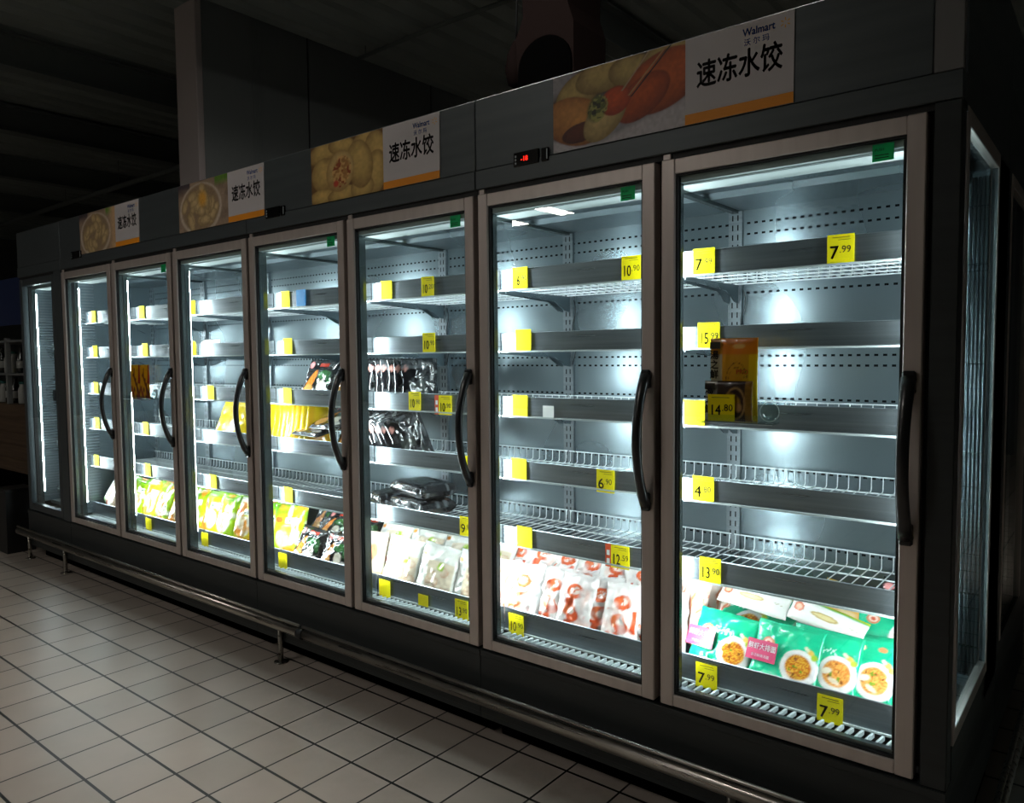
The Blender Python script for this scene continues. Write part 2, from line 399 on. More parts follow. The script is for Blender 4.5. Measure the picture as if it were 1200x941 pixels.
# ---------------------------------------------------------------- the room
def structure(o): o['kind'] = 'structure'; return o
CZ = 4.6
structure(MB().box(-22, 7, -15, 11, -.1, 0, 'floor').build('floor'))
c = MB(); c.box(-22, 7, -15, 11, CZ + .02, CZ + .2, 'ceiling')
for k in range(96):                                  # corrugated deck: ridges along y
    x = -21.8 + k * .3; c.prism([(x, CZ + .03), (x + .04, CZ - .02), (x + .15, CZ - .02), (x + .19, CZ + .03)], -15, 11, 'y', 'ceiling')
structure(c.build('ceiling'))
structure(MB().box(-22.2, -22, -15, 11, 0, CZ, 'roomwall').build('wall_left'))
structure(MB().box(7, 7.2, -15, 11, 0, CZ, 'roomwall').build('wall_right'))
structure(MB().box(-22, 7, 11, 11.2, 0, CZ, 'roomwall').build('wall_back'))
structure(MB().box(-22, 7, -15.2, -15, 0, CZ, 'roomwall').build('wall_front'))
# partition of insulated panels with a pale end, seen over the freezers
PX = -5.89
pw = MB(); pw.box(PX - .3, PX, 1.42, 2.51, 0, CZ, 'panelwall'); pw.box(PX - .3, PX, 2.53, 4.2, 0, CZ, 'panelwall'); pw.box(PX - .3, PX - .01, 2.51, 2.53, 0, CZ, 'gasket')
pw.box(PX - .3, PX, 4.22, 6.6, 0, CZ, 'panelwall'); pw.box(PX - .3, PX - .01, 4.2, 4.22, 0, CZ, 'gasket')
for k in range(5): pw.box(PX, PX + .004, 1.9 + k * .025, 1.908 + k * .025, 0, CZ, 'panelwall')
structure(pw.build('wall_middle'))
structure(MB().box(PX - .335, PX + .005, 1.36, 1.42, 0, CZ - .02, 'pillar', b=.006).build('trim_1'))
def beam(name, b, loc, label, cat='beam', group=None): return tag(b.build(name, None, loc), label, cat, group)
for k, (x, lab) in enumerate([(-7.9, 'dark roof beam running back just left of the pale pillar top'), (-10.2, 'dark roof beam second to the left of the pale pillar'),
                              (-12.8, 'dark roof beam third to the left of the pale pillar'), (-15.8, 'dark roof beam farthest left under the roof deck'), (-3.3, 'dark roof beam right of the grey panel partition')]):
    b = MB(); b.box(-.09, .09, -11, 10.5, -.02, .0, 'ceil_beam'); b.box(-.012, .012, -11, 10.5, -.3, -.02, 'ceil_beam'); b.box(-.09, .09, -11, 10.5, -.32, -.3, 'ceil_beam')
    beam('roof_beam', b, (x, 0, CZ - .03), lab, group='roof beams')
for (x0, x1, y, z, r, lab) in [(-5.7, -3.5, 3.0, CZ - .1, .02, 'thin grey pipe crossing the ceiling above the panel partition'),
                               (-20, -6.6, 3.4, CZ - .42, .04, 'grey pipe crossing the dark ceiling left of the pale pillar'),
                               (-20, -6.6, 6.6, CZ - .42, .03, 'thinner grey pipe far back in the dark ceiling on the left')]:
    b = MB(); b.tube([(x0, 0, 0), ((x0 + x1) / 2, 0, .02), (x1, 0, 0)], r, 'ceil_beam', 8)
    for k in range(int((x1 - x0) / 2) + 1): b.tube([(x0 + .1 + k * 2, 0, r), (x0 + .1 + k * 2, 0, CZ - z)], .006, 'ceil_beam', 5)
    beam('ceiling_pipe', b, (0, y, z), lab, 'pipe')
# dark duct hanging over the header
du = thing('ventilation_duct', (-2.45, 1.9, 0), 'dark brownish duct dropping from the ceiling with a round black mouth above the header', 'duct')
b = MB(); b.prism([(-.21, 3.1), (.21, 3.1), (.21, 3.5), (.17, 3.62), (.19, CZ), (-.22, CZ), (-.17, 3.62), (-.23, 3.5)], -.18, .18, 'y', 'duct')
b.build('duct_body', du)
MB().prism([(-.2, 3.12)] + [(-.2 * math.cos(a), 3.28 + .18 * math.sin(a)) for a in [k * math.pi / 12 for k in range(13)]] + [(.2, 3.12)], -.2, -.17, 'y', 'dark').build('duct_mouth', du)
hb = thing('hanging_bundle', (-2.82, 1.9, 3.27), 'small dark rounded bundle hanging left of the duct', 'bundle')
MB().lathe([(.01, 0), (.055, .03), (.075, .12), (.06, .22), (.02, .31)], 'duct', 14).build('bundle_body', hb)
MB().tube([(0, 0, .3), (.02, 0, .8), (.0, 0, CZ - 3.28)], .008, 'cable', 6).build('cord', hb)

# out-of-view lamps: far three mirror in doors, near three added to light floor, signs
lamp_me = {}
def lamp(x, y, sx, sy, label, z=CZ - .12):
    t = thing('offscreen_lamp', (x, y, z), label, 'ceiling lamp', 'store ceiling lamps')
    if (sx, sy) not in lamp_me:
        h = MB(); h.box(-sx / 2 - .03, sx / 2 + .03, -sy / 2 - .03, sy / 2 + .03, .012, .08, 'rack', b=.006)
        d = MB(); d.box(-sx / 2, sx / 2, -sy / 2, sy / 2, 0, .02, 'lamp'); lamp_me[sx, sy] = (h.mesh('lamp_housing'), d.mesh('lamp_diffuser'))
    link('lamp_housing', lamp_me[sx, sy][0], t); link('lamp_diffuser', lamp_me[sx, sy][1], t)
for k, (x, y, sx, sy) in enumerate([(-8.7, -10.8, .75, .9), (-10.6, -11.2, .75, .9), (-16.5, -10.4, .8, .9), (-3.4, -4.2, .8, .8), (-.6, .42, .6, .6), (-2.6, .42, .6, .6)]):
    lamp(x, y, sx, sy, 'square white ceiling lamp out of view, %s of six counted from the far row' % ORD[k + 1])

# ---------------------------------------------------------------- freezer cabinets
SH = {1: (1.757, 1.833), 2: (1.52, 1.588), 3: (1.268, 1.342), 4: (1.022, 1.092), 5: (.757, .828)}   # price rail z range
DECK = (.412, .497); DZ = .432
YF = .15                                            # front of the shelves
# shared meshes ------------------------------------------------------------
def door_meshes():
    w = W - .022; z0, z1 = .375, 2.10
    f = MB(); L_, T_, B_ = .046, .046, .038
    f.box(0, L_, 0, .042, z0, z1, 'frame', b=.003); f.box(w - L_, w, 0, .042, z0, z1, 'frame', b=.003)
    f.box(L_, w - L_, .001, .041, z1 - T_, z1 - .001, 'frame', b=.002); f.box(L_, w - L_, .001, .041, z0 + .001, z0 + B_, 'frame', b=.002)
    g = MB(); g.box(L_ - .003, w - L_ + .003, .014, .020, z0 + B_ - .003, z1 - T_ + .003, 'glass')
    k = MB()                                        # black seal and pale inner profile around the pane
    for (a, b_, c_, d_) in [(L_, L_ + .006, z0 + B_, z1 - T_), (w - L_ - .006, w - L_, z0 + B_, z1 - T_)]: k.box(a, b_, .008, .040, c_, d_, 'gasket')
    for (c_, d_) in [(z0 + B_, z0 + B_ + .006), (z1 - T_ - .006, z1 - T_)]: k.box(L_ + .006, w - L_ - .006, .008, .040, c_, d_, 'gasket')
    for (a, b_) in [(L_ + .006, L_ + .011), (w - L_ - .011, w - L_ - .006)]: k.box(a, b_, .021, .040, z0 + B_ + .01, z1 - T_ - .01, 'mullion')
    k.box(L_ + .008, w - L_ - .008, .021, .040, z1 - T_ - .026, z1 - T_ - .007, 'white_trim'); k.box(L_ + .008, w - L_ - .008, .021, .040, z0 + B_ + .007, z0 + B_ + .018, 'steel')
    h = MB(); pts = []; rr = []
    for i in range(15):
        a = i / 14; s_ = math.sin(math.pi * a); pts.append((w - .028, -.006 - .060 * s_ ** .75, 1.018 + .415 * a)); rr.append(.0160 + .0035 * abs(1 - 2 * a) ** 3)
    h.tube(pts, rr, 'handle', 10, flat=(1.0, .75))
    for z in (1.028, 1.422): h.box(w - .045, w - .011, -.014, 0, z - .03, z + .03, 'handle', b=.005)
    s = MB(); s.box(w - .13, w - .078, .0118, .0138, 1.998, 2.042, 'green_sticker')
    s.text('PUSH', .0095, w - .124, 2.024, .0116, 'sticker_ink', .01)
    for q in range(2): s.box(w - .124, w - .09, .0115, .0117, 2.012 - q * .007, 2.0145 - q * .007, 'sticker_ink')
    hg = MB(); hg.box(.004, .03, .005, .03, z1, z1 + .018, 'frame', b=.002)
    return [x.mesh(n) for x, n in ((f, 'door'), (g, 'glass_pane'), (k, 'door_seal'), (h, 'door_handle'), (s, 'door_sticker'), (hg, 'hinge'))]
import bmesh
DM = door_meshes()
for me in DM:
    bm = bmesh.new(); bm.from_mesh(me); bmesh.ops.recalc_face_normals(bm, faces=bm.faces); bm.to_mesh(me); bm.free()
def wire_mesh():
    b = MB(); w = W - .012; n = 21
    for i in range(n):
        x = .006 + (w - .012) * i / (n - 1); b.tube([(x, .012, 0), (x, .438, 0), (x, .447, .006), (x, .449, .05)], .0019, 'wire', 4)
    for y in (.012, .12, .23, .34, .437): b.tube([(0, y, -.004), (w, y, -.004)], .003, 'wire', 4)
    b.tube([(0, .449, .05), (w, .449, .05)], .0028, 'wire', 4)
    return b.mesh('wire_shelf')
WM = wire_mesh()
def rail_mesh(h):
    b = MB(); w = W - .008
    b.prism([(0, 0), (.004, -.003), (.009, 0), (.0045, h), (.0015, h + .002), (-.001, h)], 0, w, 'x', 'steel')
    b.box(0, w, -.006, .006, -.006, 0, 'white_trim')
    return b.mesh('price_rail')
RM = {s: rail_mesh(z1 - z0) for s, (z0, z1) in SH.items()}; RMD = rail_mesh(DECK[1] - DECK[0])
b = MB(); b.prism([(0, -.008), (.44, -.008), (.44, -.075), (.40, -.07), (.33, -.035), (0, -.018)], -.0015, .0015, 'x', 'inner'); BR = b.mesh('shelf_bracket')
b = MB(); b.box(-.026, .026, 0, .014, .44, 2.03, 'upright'); UP = b.mesh('upright_post')
def led_mesh(sides):
    """extruded light bar on the back of a mullion; emitting faces look diagonally into the cabinet"""
    b = MB(); z0, z1 = .50, 2.0
    b.box(-.016, .016, 0, .010, z0, z1, 'mullion')
    for s_ in sides:
        x0, x1 = (.002 * s_, .0115 * s_)
        b.add([(x0, .024, z0), (x1, .010, z0), (x1, .010, z1), (x0, .024, z1)], [(0, 1, 2, 3)], 'led')
        b.add([(x0, .024, z0), (x1, .010, z0), (x0, .010, z0)], [(0, 1, 2)], 'white_trim'); b.add([(x0, .024, z1), (x1, .010, z1), (x0, .010, z1)], [(0, 1, 2)], 'white_trim')
    if len(sides) == 2: b.add([(-.002, .024, z0), (.002, .024, z0), (.002, .024, z1), (-.002, .024, z1)], [(0, 1, 2, 3)], 'led')
    return b.mesh('led_light')
LED = {'both': led_mesh((1, -1)), 'right': led_mesh((1,)), 'left': led_mesh((-1,))}
def grille_mesh():
    b = MB(); w = W - .01; n = 27
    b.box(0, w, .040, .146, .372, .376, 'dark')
    b.box(0, w, .043, .0445, .372, .396, 'steel'); b.box(0, w, .0446, .052, .372, .384, 'steel')
    for i in range(n):
        x = .012 + (w - .03) * i / (n - 1)
        pr = [(.052, .380), (.060, .392), (.078, .401), (.102, .405), (.140, .406)]
        for (y0, z0), (y1, z1) in zip(pr[:-1], pr[1:]):
            s0 = (y0 - .052) * .18; s1 = (y1 - .052) * .18
            b.add([(x + s0, y0, z0), (x + s0 + .0075, y0, z0), (x + s1 + .0075, y1, z1), (x + s1, y1, z1),
                   (x + s0, y0, z0 - .012), (x + s0 + .0075, y0, z0 - .012), (x + s1 + .0075, y1, z1 - .012), (x + s1, y1, z1 - .012)],
                  [(0, 1, 2, 3), (7, 6, 5, 4), (0, 3, 7, 4), (1, 5, 6, 2), (0, 4, 5, 1), (3, 2, 6, 7)], 'fin')
    return b.mesh('air_grille')
GR = grille_mesh()
MU = {}
def mullion_mesh(w):
    b = MB(); b.box(-w, w, .043, .062, .37, 2.10, 'gasket'); b.box(-w * .82, w * .82, .0625, .080, .40, 2.08, 'mullion', b=.003); b.box(-w, -w + .002, .0625, .088, .40, 2.08, 'mullion'); b.box(w - .002, w, .0625, .088, .40, 2.08, 'mullion'); return b.mesh('mullion')
MUm = mullion_mesh(.031)

def narrow_front(t):
    a0, a1, z0, z1 = .006, .640, .378, 2.10
    b = MB(); b.box(a0, a0 + .05, 0, .04, z0, z1, 'cab', b=.003); b.box(a1 - .045, a1, 0, .04, z0, z1, 'cab', b=.003)
    b.box(a0 + .05, a1 - .045, .001, .039, z1 - .05, z1 - .001, 'cab'); b.box(a0 + .05, a1 - .045, .001, .039, z0 + .001, z0 + .05, 'cab'); fr = b.build('fixed_frame', t)
    MB().box(a0 + .047, a1 - .042, .014, .020, z0 + .047, z1 - .047, 'glass').build('glass_pane', fr)
    b = MB(); b.box(a1 + .004, W - .003, -.001, .06, .369, 2.12, 'cab', b=.003); b.build('corner_post', t)
    for z in (.50, .86, 1.24, 1.6):
        sh = MB(); sh.box(.03, W - .02, .2, .58, z, z + .012, 'mullion'); sh.box(.03, W - .02, .19, .2, z - .02 if z != 1.24 else z - .05, z + .03, 'mullion' if z != 1.24 else 'dark'); sh.build('dark_shelf', t)
def cabinet(d0, d1, label, left_end, right_end, lit_shelves=True):
    """freezer cabinet holding doors d0..d1"""
    X0, X1 = bx_(d0 - 1), bx_(d1); t = thing('freezer_cabinet', (X0, 0, 0), label, 'freezer cabinet', 'row of upright freezer cabinets'); w = X1 - X0
    ex0 = -.02 if left_end else .0015; ex1 = w + (.066 if right_end else -.0015)
    b = MB()
    b.box(ex0, ex1, .0, .06, .10, .368, 'base'); b.box(ex0, ex1, -.004, .0, .345, .366, 'base', b=.001); b.box(ex0, ex1, -.003, 0, .12, .20, 'base', b=.001)
    b.box(ex0, ex1, .06, .95, .10, .37, 'base'); b.box(ex0 + .02, ex1 - .02, .1, .93, .0, .10, 'dark'); b.build('base_panel', t)
    b = MB(); b.box(ex0, ex1, .0, .03, 2.12, 2.188, 'cab', b=.002); b.box(ex0, ex1, .012, .06, 2.102, 2.12, 'gasket'); b.box(ex0, ex1, .03, .06, 2.12, 2.188, 'cab')
    b.build('top_frame', t)
    b = MB(); b.box(ex0, min(ex1, w - .0015), .004, .03, 2.19, 2.448, 'cab', b=.002); b.build('header_board', t)
    if right_end: MB().box(w, ex1, .004, .03, 2.19, 2.448, 'post', b=.002).build('header_end_cap', t)
    b = MB(); b.box(ex0, ex1, .06, .95, 2.10, 2.20, 'cab'); b.build('roof_panel', t)
    MB().box(ex0, ex1, .66, .95, .37, 2.10, 'cab').build('rear_panel', t)
    MB().box(.0, w + (.05 if right_end else 0), .62, .645, .42, 2.06, 'slots').build('inner_back_wall', t)
    b = MB(); b.box(0, w, .06, .34, 2.052, 2.07, 'inner'); b.prism([(.34, 2.052), (.36, 2.034), (.62, 2.034), (.62, 2.06), (.34, 2.07)], 0, w, 'x', 'inner')
    b.box(0, w, .061, .066, 2.03, 2.052, 'white_trim'); b.box(0, w, .10, .20, 2.036, 2.052, 'white_trim')  # pale strip: brightness of the lit ceiling front put into the colour
    for k in range(d1 - d0 + 2): b.box(max(0, k * W - .012), min(w, k * W + .012), .10, .62, 2.022, 2.036, 'mullion')
    b.build('inner_ceiling', t)
    b = MB(); b.box(0, w, YF + .002, .62, .40, .425, 'inner'); b.build('bottom_deck', t)
    if left_end or d0 == 2:
        b = MB(); b.box(.0, .014, .085, .62, .42, 2.05, 'inner')
        for k in range(78): z = .46 + k * .0205; b.box(.014, .0175, .10, .58 if d0 == 1 else .205, z, z + .009, 'steel')
        b.build('end_wall', t)
    if right_end:
        b = MB(); b.box(w + .004, w + .066, .0, .06, .369, 2.118, 'base', b=.003); b.box(w + .03, ex1, .06, .95, 2.2005, 2.64, 'cab'); b.box(w + .028, w + .066, .69, .95, .369, 2.118, 'base', b=.003)
        b.box(w + .03, w + .066, .075, .69, .37, .46, 'base'); b.build('side_frame', t)
        fr = MB(); fr.box(w + .045, w + .069, .076, .104, .46, 2.117, 'frame', b=.002); fr.box(w + .045, w + .069, .662, .689, .46, 2.117, 'frame', b=.002)
        fr.box(w + .045, w + .069, .104, .662, 2.07, 2.117, 'frame', b=.002); fr.box(w + .045, w + .069, .104, .662, .46, .50, 'frame', b=.002); fr.build('side_window_frame', t)
        MB().box(w + .052, w + .058, .10, .666, .49, 2.08, 'side_glass').build('side_glass_pane', t)
        b = MB()
        for k in range(5): xx = w + .003 + k * .011; b.tube([(xx, .611, .46), (xx, .611, 2.04)], .0045, 'steel', 8)
        b.build('fluted_panel', t)
    if d1 == 1:
        MB().box(w - .014, w, .085, .62, .42, 2.05, 'inner').build('end_wall', t)
    for d in range(d0, d1 + 1):
        x = (d - d0) * W
        if d == 1:
            narrow_front(t); continue
        o = link('door', DM[0], t, (x + .011, 0, 0))
        for nm, me in zip(('glass_pane', 'door_seal', 'door_handle', 'door_sticker', 'hinge'), DM[1:]):
            if d in (2, 4) and nm == 'door_sticker': continue
            s = link(nm, me, o)
            if nm == 'door_handle': s['label'] = 'black curved handle'
        g = link('air_grille', GR, t, (x + .005, 0, 0))
        lip = link('front_lip', RMD, t, (x + .004, YF - .004, DECK[0]))
        for s_, (z0, z1) in SH.items():
            sh = link('wire_shelf', WM, t, (x + .006, YF + .004, z0 + .006))
            r_ = link('price_rail', RM[s_], sh, (-.002, -.010, -.006))
            for bxx in (.012, W - .024): link('shelf_bracket', BR, sh, (bxx, .0, 0))
    for k in range(d1 - d0 + 2):
        x = k * W; gi = d0 - 1 + k
        if gi in (4, 6) and k == 0: continue          # shared posts belong to the cabinet on their left
        xo = min(max(x, .031), w - .031) if (gi in (0, 1, 8)) else x
        link('mullion', MUm, t, (xo, 0, 0))
        kind = 'both' if gi not in (0, 1) else ('right' if k == 0 else 'left')
        link('led_light', LED[kind], t, (xo, .081, 0))
        u = link('upright_post', UP, t, (xo, .605, 0))
        cpts = [(.034 + .01 * math.sin(q * 1.3), -.004, 1.74 - q * .035) for q in range(9)]
        if gi not in (0, 8):
            cb = MB(); cb.tube(cpts, .0022, 'cable', 5); cb.build('cable', u)
    # temperature display
    if d0 in (2, 5, 7):
        xs = {2: -5.12, 5: -2.868, 7: -1.333}[d0] - X0
        b = MB(); b.box(xs, xs + .112, -.004, .004, 2.172, 2.222, 'black_gloss', b=.002); dp = b.build('temperature_display', t)
        if d0 == 7:
            e = MB(); e.text('-18', .024, xs + .034, 2.188, -.0048, 'red_led', .012); e.build('red_digits', dp, fix=False)
        b = MB()
        for q in range(3): b.box(xs + .008, xs + .014, -.0055, -.004, 2.180 + q * .012, 2.187 + q * .012, 'fin')
        b.build('buttons', dp)
        b = MB(); b.box(xs + .125, xs + .155, -.007, .004, 2.172, 2.218, 'black_gloss', b=.002); b.box(xs + .149, xs + .153, -.0085, -.007, 2.178, 2.212, 'fin'); b.build('rocker_switch', t)
    return t
cabinet(1, 1, 'dark narrow end cabinet with one lit glass panel, farthest left of the row', True, False)
cabinet(2, 4, 'three-door dark grey freezer cabinet under the two farthest dumpling posters', False, False)
cabinet(5, 6, 'two-door dark grey freezer cabinet under the middle dumpling poster', False, False)
cabinet(7, 8, 'two-door dark grey freezer cabinet nearest the camera with red temperature digits', False, True)

# the cabinet standing back to back behind the row (its end is all one sees)
t = thing('freezer_cabinet', (-1.5, .955, 0), 'dark unlit freezer cabinet standing back to back behind the nearest one', 'freezer cabinet')
b = MB(); b.box(0, 1.566, 0, .95, .10, .46, 'base'); b.box(0, 1.566, 0, .95, 2.12, 2.3, 'cab'); b.box(1.53, 1.566, 0, .95, 2.3, 2.64, 'cab'); b.box(0, 1.566, 0, .012, .46, 2.12, 'cab'); b.box(1.52, 1.566, .012, .06, .46, 2.12, 'base')
b.box(1.52, 1.566, .72, .95, .46, 2.12, 'base'); b.box(.02, 1.54, .03, .92, 0, .10, 'dark'); b.build('body', t)
b = MB(); b.box(1.545, 1.569, .062, .085, .46, 2.117, 'frame', b=.002); b.box(1.545, 1.569, .695, .719, .46, 2.117, 'frame', b=.002); b.box(1.545, 1.569, .085, .695, 2.075, 2.117, 'frame', b=.002); b.build('side_window_frame', t)
MB().box(1.552, 1.558, .08, .70, .46, 2.08, 'side_glass').build('side_glass_pane', t)
MB().box(.02, 1.5, .8, .82, .46, 2.12, 'dark').build('inner_wall', t)
for z in (.85, 1.2, 1.55, 1.9): MB().box(.05, 1.49, .1, .7, z, z + .02, 'inner').build('shelf', t)

# bumper rails ------------------------------------------------------------
def rail(x0, x1, posts, label, bend):
    t = thing('bumper_rail', ((x0 + x1) / 2, -.062, 0), label, 'bumper rail'); cx = (x0 + x1) / 2
    b = MB(); pts = [(x0 - cx, 0, .208), (x1 - cx, 0, .208)]
    if bend: pts = [(x0 - cx, 0, .208), (x1 - cx - .06, 0, .208), (x1 - cx - .02, .012, .208), (x1 - cx, .05, .208), (x1 - cx, 1.9, .208)]
    b.tube(pts, .021, 'chrome', 12, flat=(.8, 1.1)); b.build('rail_tube', t)
    b = MB(); b.tube([(p[0], p[1] - .0, .243) for p in pts], .007, 'chrome', 8); b.build('upper_bead', t)
    for x in posts:
        b = MB(); b.tube([(x - cx, .045, 0), (x - cx, .045, .2)], .013, 'chrome', 8); b.lathe([(.034, 0), (.034, .006), (.014, .008)], 'chrome', 14, Matrix.Translation((x - cx, .045, 0)))
        b.tube([(x - cx, .045, .208), (x - cx, .0, .208)], .01, 'chrome', 6); b.build('rail_post', t)
    return t
t = rail(-6.15, -2.60, (-6.05, -5.4, -2.82), 'long chrome bumper rail along the base, left part from the far end', False)
t2 = rail(-2.575, .15, (-.5,), 'chrome bumper rail along the base, right part nearest the camera', True)
MB().lathe([(.024, -.02), (.026, -.015), (.026, .015), (.024, .02)], 'gasket', 14, Matrix.Translation((-1.372, 0, .208)) @ Matrix.Rotation(R(90), 4, 'Y')).build('rail_coupling', t2)

# ---------------------------------------------------------------- header posters
def pic_fried(U, V):
    a = Art(U, V, (70, 44, 24), 1.9); a.mott(.5, 4, 2)
    a.ov((V - .66) * 4 * (.24 - U) * 8, (150, 148, 152))
    a.ov((.5 * (U - .28) - V) * 14, (196, 192, 196)); a.ov((.2 - .5 * U - V) * 14, (190, 186, 190))
    for c in [(.2, .70, .2, .26, .5), (.42, .86, .24, .22, .1), (.64, .8, .2, .22, -.2), (.88, .9, .2, .16, .1)]: a.dumpling(*c, hi=(214, 186, 110), lo=(96, 70, 26), ridges=9, ph=2)
    a.dumpling(.84, .60, .30, .36, .3, hi=(226, 110, 44), lo=(96, 34, 12), ridges=5, ph=1); a.dumpling(.70, .46, .22, .24, .5, hi=(214, 96, 34), lo=(88, 26, 10))
    a.dumpling(.18, .36, .27, .32, -.3, hi=(226, 160, 80), lo=(110, 44, 14), ph=4); a.dumpling(.23, .2, .16, .13, .1, hi=(110, 46, 16), lo=(56, 20, 8))
    a.dumpling(.42, .33, .2, .24, .7, hi=(222, 196, 130), lo=(120, 96, 50), ph=5); a.dumpling(.5, .5, .12, .18, .2, hi=(228, 96, 40), lo=(130, 36, 12), ph=3)
    a.ell(.36, .46, .085, .2, (96, 104, 46), -.5, .3); a.ov((nz2(U * 1.9, V, 26, 4) > .62) * (a.d(.36, .46, .08, .18, -.5) < 1) * .9, (172, 168, 90)); a.ov((nz2(U, V, 30, 9) > .7) * (a.d(.36, .44, .07, .16, -.5) < 1), (44, 48, 20))
    for (x0, y0, x1, y1, c) in [(.60, .52, .94, 1.12, (196, 150, 96)), (.55, .60, .80, 1.1, (186, 160, 120)), (.618, .50, .96, 1.10, (20, 16, 14))]:
        tt = np.clip((V - y0) / (y1 - y0), 0, 1); a.ov((.010 - np.abs(U - (x0 + (x1 - x0) * tt))) * 200 * (V > y0), c)
    a.mott(.25, 30, 6); return a.C
def pic_steamed(U, V):
    a = Art(U, V, (110, 78, 34), 1.45); a.mott(.5, 5, 3)
    for i, c in enumerate([(.2, .86, .25, .2, .2), (.45, .9, .2, .16, -.2), (.75, .86, .2, .2, .6), (.93, .66, .16, .36, .3), (.88, .3, .16, .4, -.2), (.2, .46, .2, .32, .3), (.16, .1, .2, .14, 0), (.45, .08, .22, .14, .1), (.72, .12, .16, .2, .2), (.69, .52, .18, .42, .15)]):
        a.dumpling(*c, hi=(226, 192, 112), lo=(112, 76, 24), ridges=7, ph=i)
    a.dumpling(.42, .48, .2, .36, -.2, hi=(232, 202, 132), lo=(140, 100, 40)); a.ell(.44, .48, .135, .27, (176, 124, 60), -.2, .25)
    a.ov((nz2(U * 1.4, V, 26, 2) > .55) * (a.d(.44, .48, .13, .26, -.2) < 1) * .85, (222, 178, 110)); a.ov((nz2(U, V, 26, 7) > .74) * (a.d(.44, .46, .13, .26, -.2) < 1), (150, 70, 24)); a.ell(.36, .28, .045, .07, (200, 70, 40), 0, .4)
    a.mott(.2, 26, 4); return a.C
def pic_bowl(seed, orange):
    def f(U, V):
        a = Art(U, V, (150, 128, 108), 1.9 if not orange else 1.9); a.mott(.5, 5, seed)
        a.ov((V - .75) * 5 * (U < .25), (70, 60, 66)); a.ov((V - .8) * 8 * (U > .75), (96, 140, 40))
        a.ell(.45, .42, .44, .56, (200, 186, 168), .0, .06); a.ell(.45, .44, .40, .52, (150, 126, 98), 0, .1)
        r = np.random.RandomState(seed)
        for k in range(26):
            an = r.rand() * 6.28; q = r.rand() ** .5 * .33; a.dumpling(.45 + q * math.cos(an), .45 + q * 1.25 * math.sin(an), .07 + .06 * r.rand(), .11, an + 1.2, hi=(218, 192, 140), lo=(120, 92, 56), ridges=8, ph=k)
        if orange: a.ell(.5, .62, .11, .22, (226, 168, 60), .2, .6)
        else: a.ov(((U - .8) * 7), (206, 170, 128))
        a.mott(.25, 28, seed + 2); return a.C
    return f
def spark(b, x, z, r, y):
    for k in range(6):
        a = R(30 + 60 * k); d = (math.cos(a), math.sin(a)); n = (-d[1], d[0])
        q = [(x + d[0] * r * .4 + n[0] * r * .08, z + d[1] * r * .4 + n[1] * r * .08), (x + d[0] * r + n[0] * r * .13, z + d[1] * r + n[1] * r * .13),
             (x + d[0] * r - n[0] * r * .13, z + d[1] * r - n[1] * r * .13), (x + d[0] * r * .4 - n[0] * r * .08, z + d[1] * r * .4 - n[1] * r * .08)]
        b.add([(p[0], y, p[1]) for p in q], [(0, 1, 2, 3)], 'logo_yellow')
def poster(xa, xm, xb, art, n, label_p, label_s):
    t = thing('picture_poster', (xa, .004, 2.192), label_p, 'poster', 'dumpling picture posters')
    me = sheet_mesh('printed_picture', xm - xa, .252, art, n, int(n * .6), 'print'); link('printed_picture', me, t)
    s = thing('sign_board', (xm + .001, .004, 2.192), label_s, 'sign', 'white lettered header signs'); w = xb - xm - .002
    b = MB(); b.box(0, w, -.004, 0, .0, .252, 'sign_white'); b.build('board', s)
    b = MB(); b.box(0, w, -.0048, -.004, .0, .030, 'sign_orange'); b.build('orange_band', s)
    b = MB(); b.text('速冻水饺', .083, w * .11, .108, -.0046, 'sign_black', .028, sx=w / .325 * .78); b.build('black_lettering', s, fix=False)
    b = MB(); b.text('Walmart', .030, w * .55, .214, -.0046, 'logo_blue', .03, sx=.86); b.text('沃 尔 玛', .021, w * .56, .188, -.0046, 'logo_blue', .012); spark(b, w * .925, .222, .014, -.0046)
    b.build('logo_mark', s, fix=False)
poster(-1.16, -.67, -.343, pic_fried, 150, 'picture of fried dumplings lifted with chopsticks, nearest poster on the header', 'white sign with black lettering above the nearest door, largest in view')
poster(-2.508, -2.025, -1.70, pic_steamed, 120, 'close-up picture of steamed dumplings with one cut open, middle of the header', 'white lettered sign right of the steamed dumpling picture')
poster(-3.695, -3.2, -2.88, pic_bowl(5, True), 100, 'picture of a dumpling bowl with a golden middle, second poster from the left', 'white lettered sign right of the golden bowl picture')
poster(-4.98, -4.467, -4.16, pic_bowl(9, False), 80, 'picture of a plate of pale dumplings, farthest poster at left', 'white lettered sign farthest left on the header')

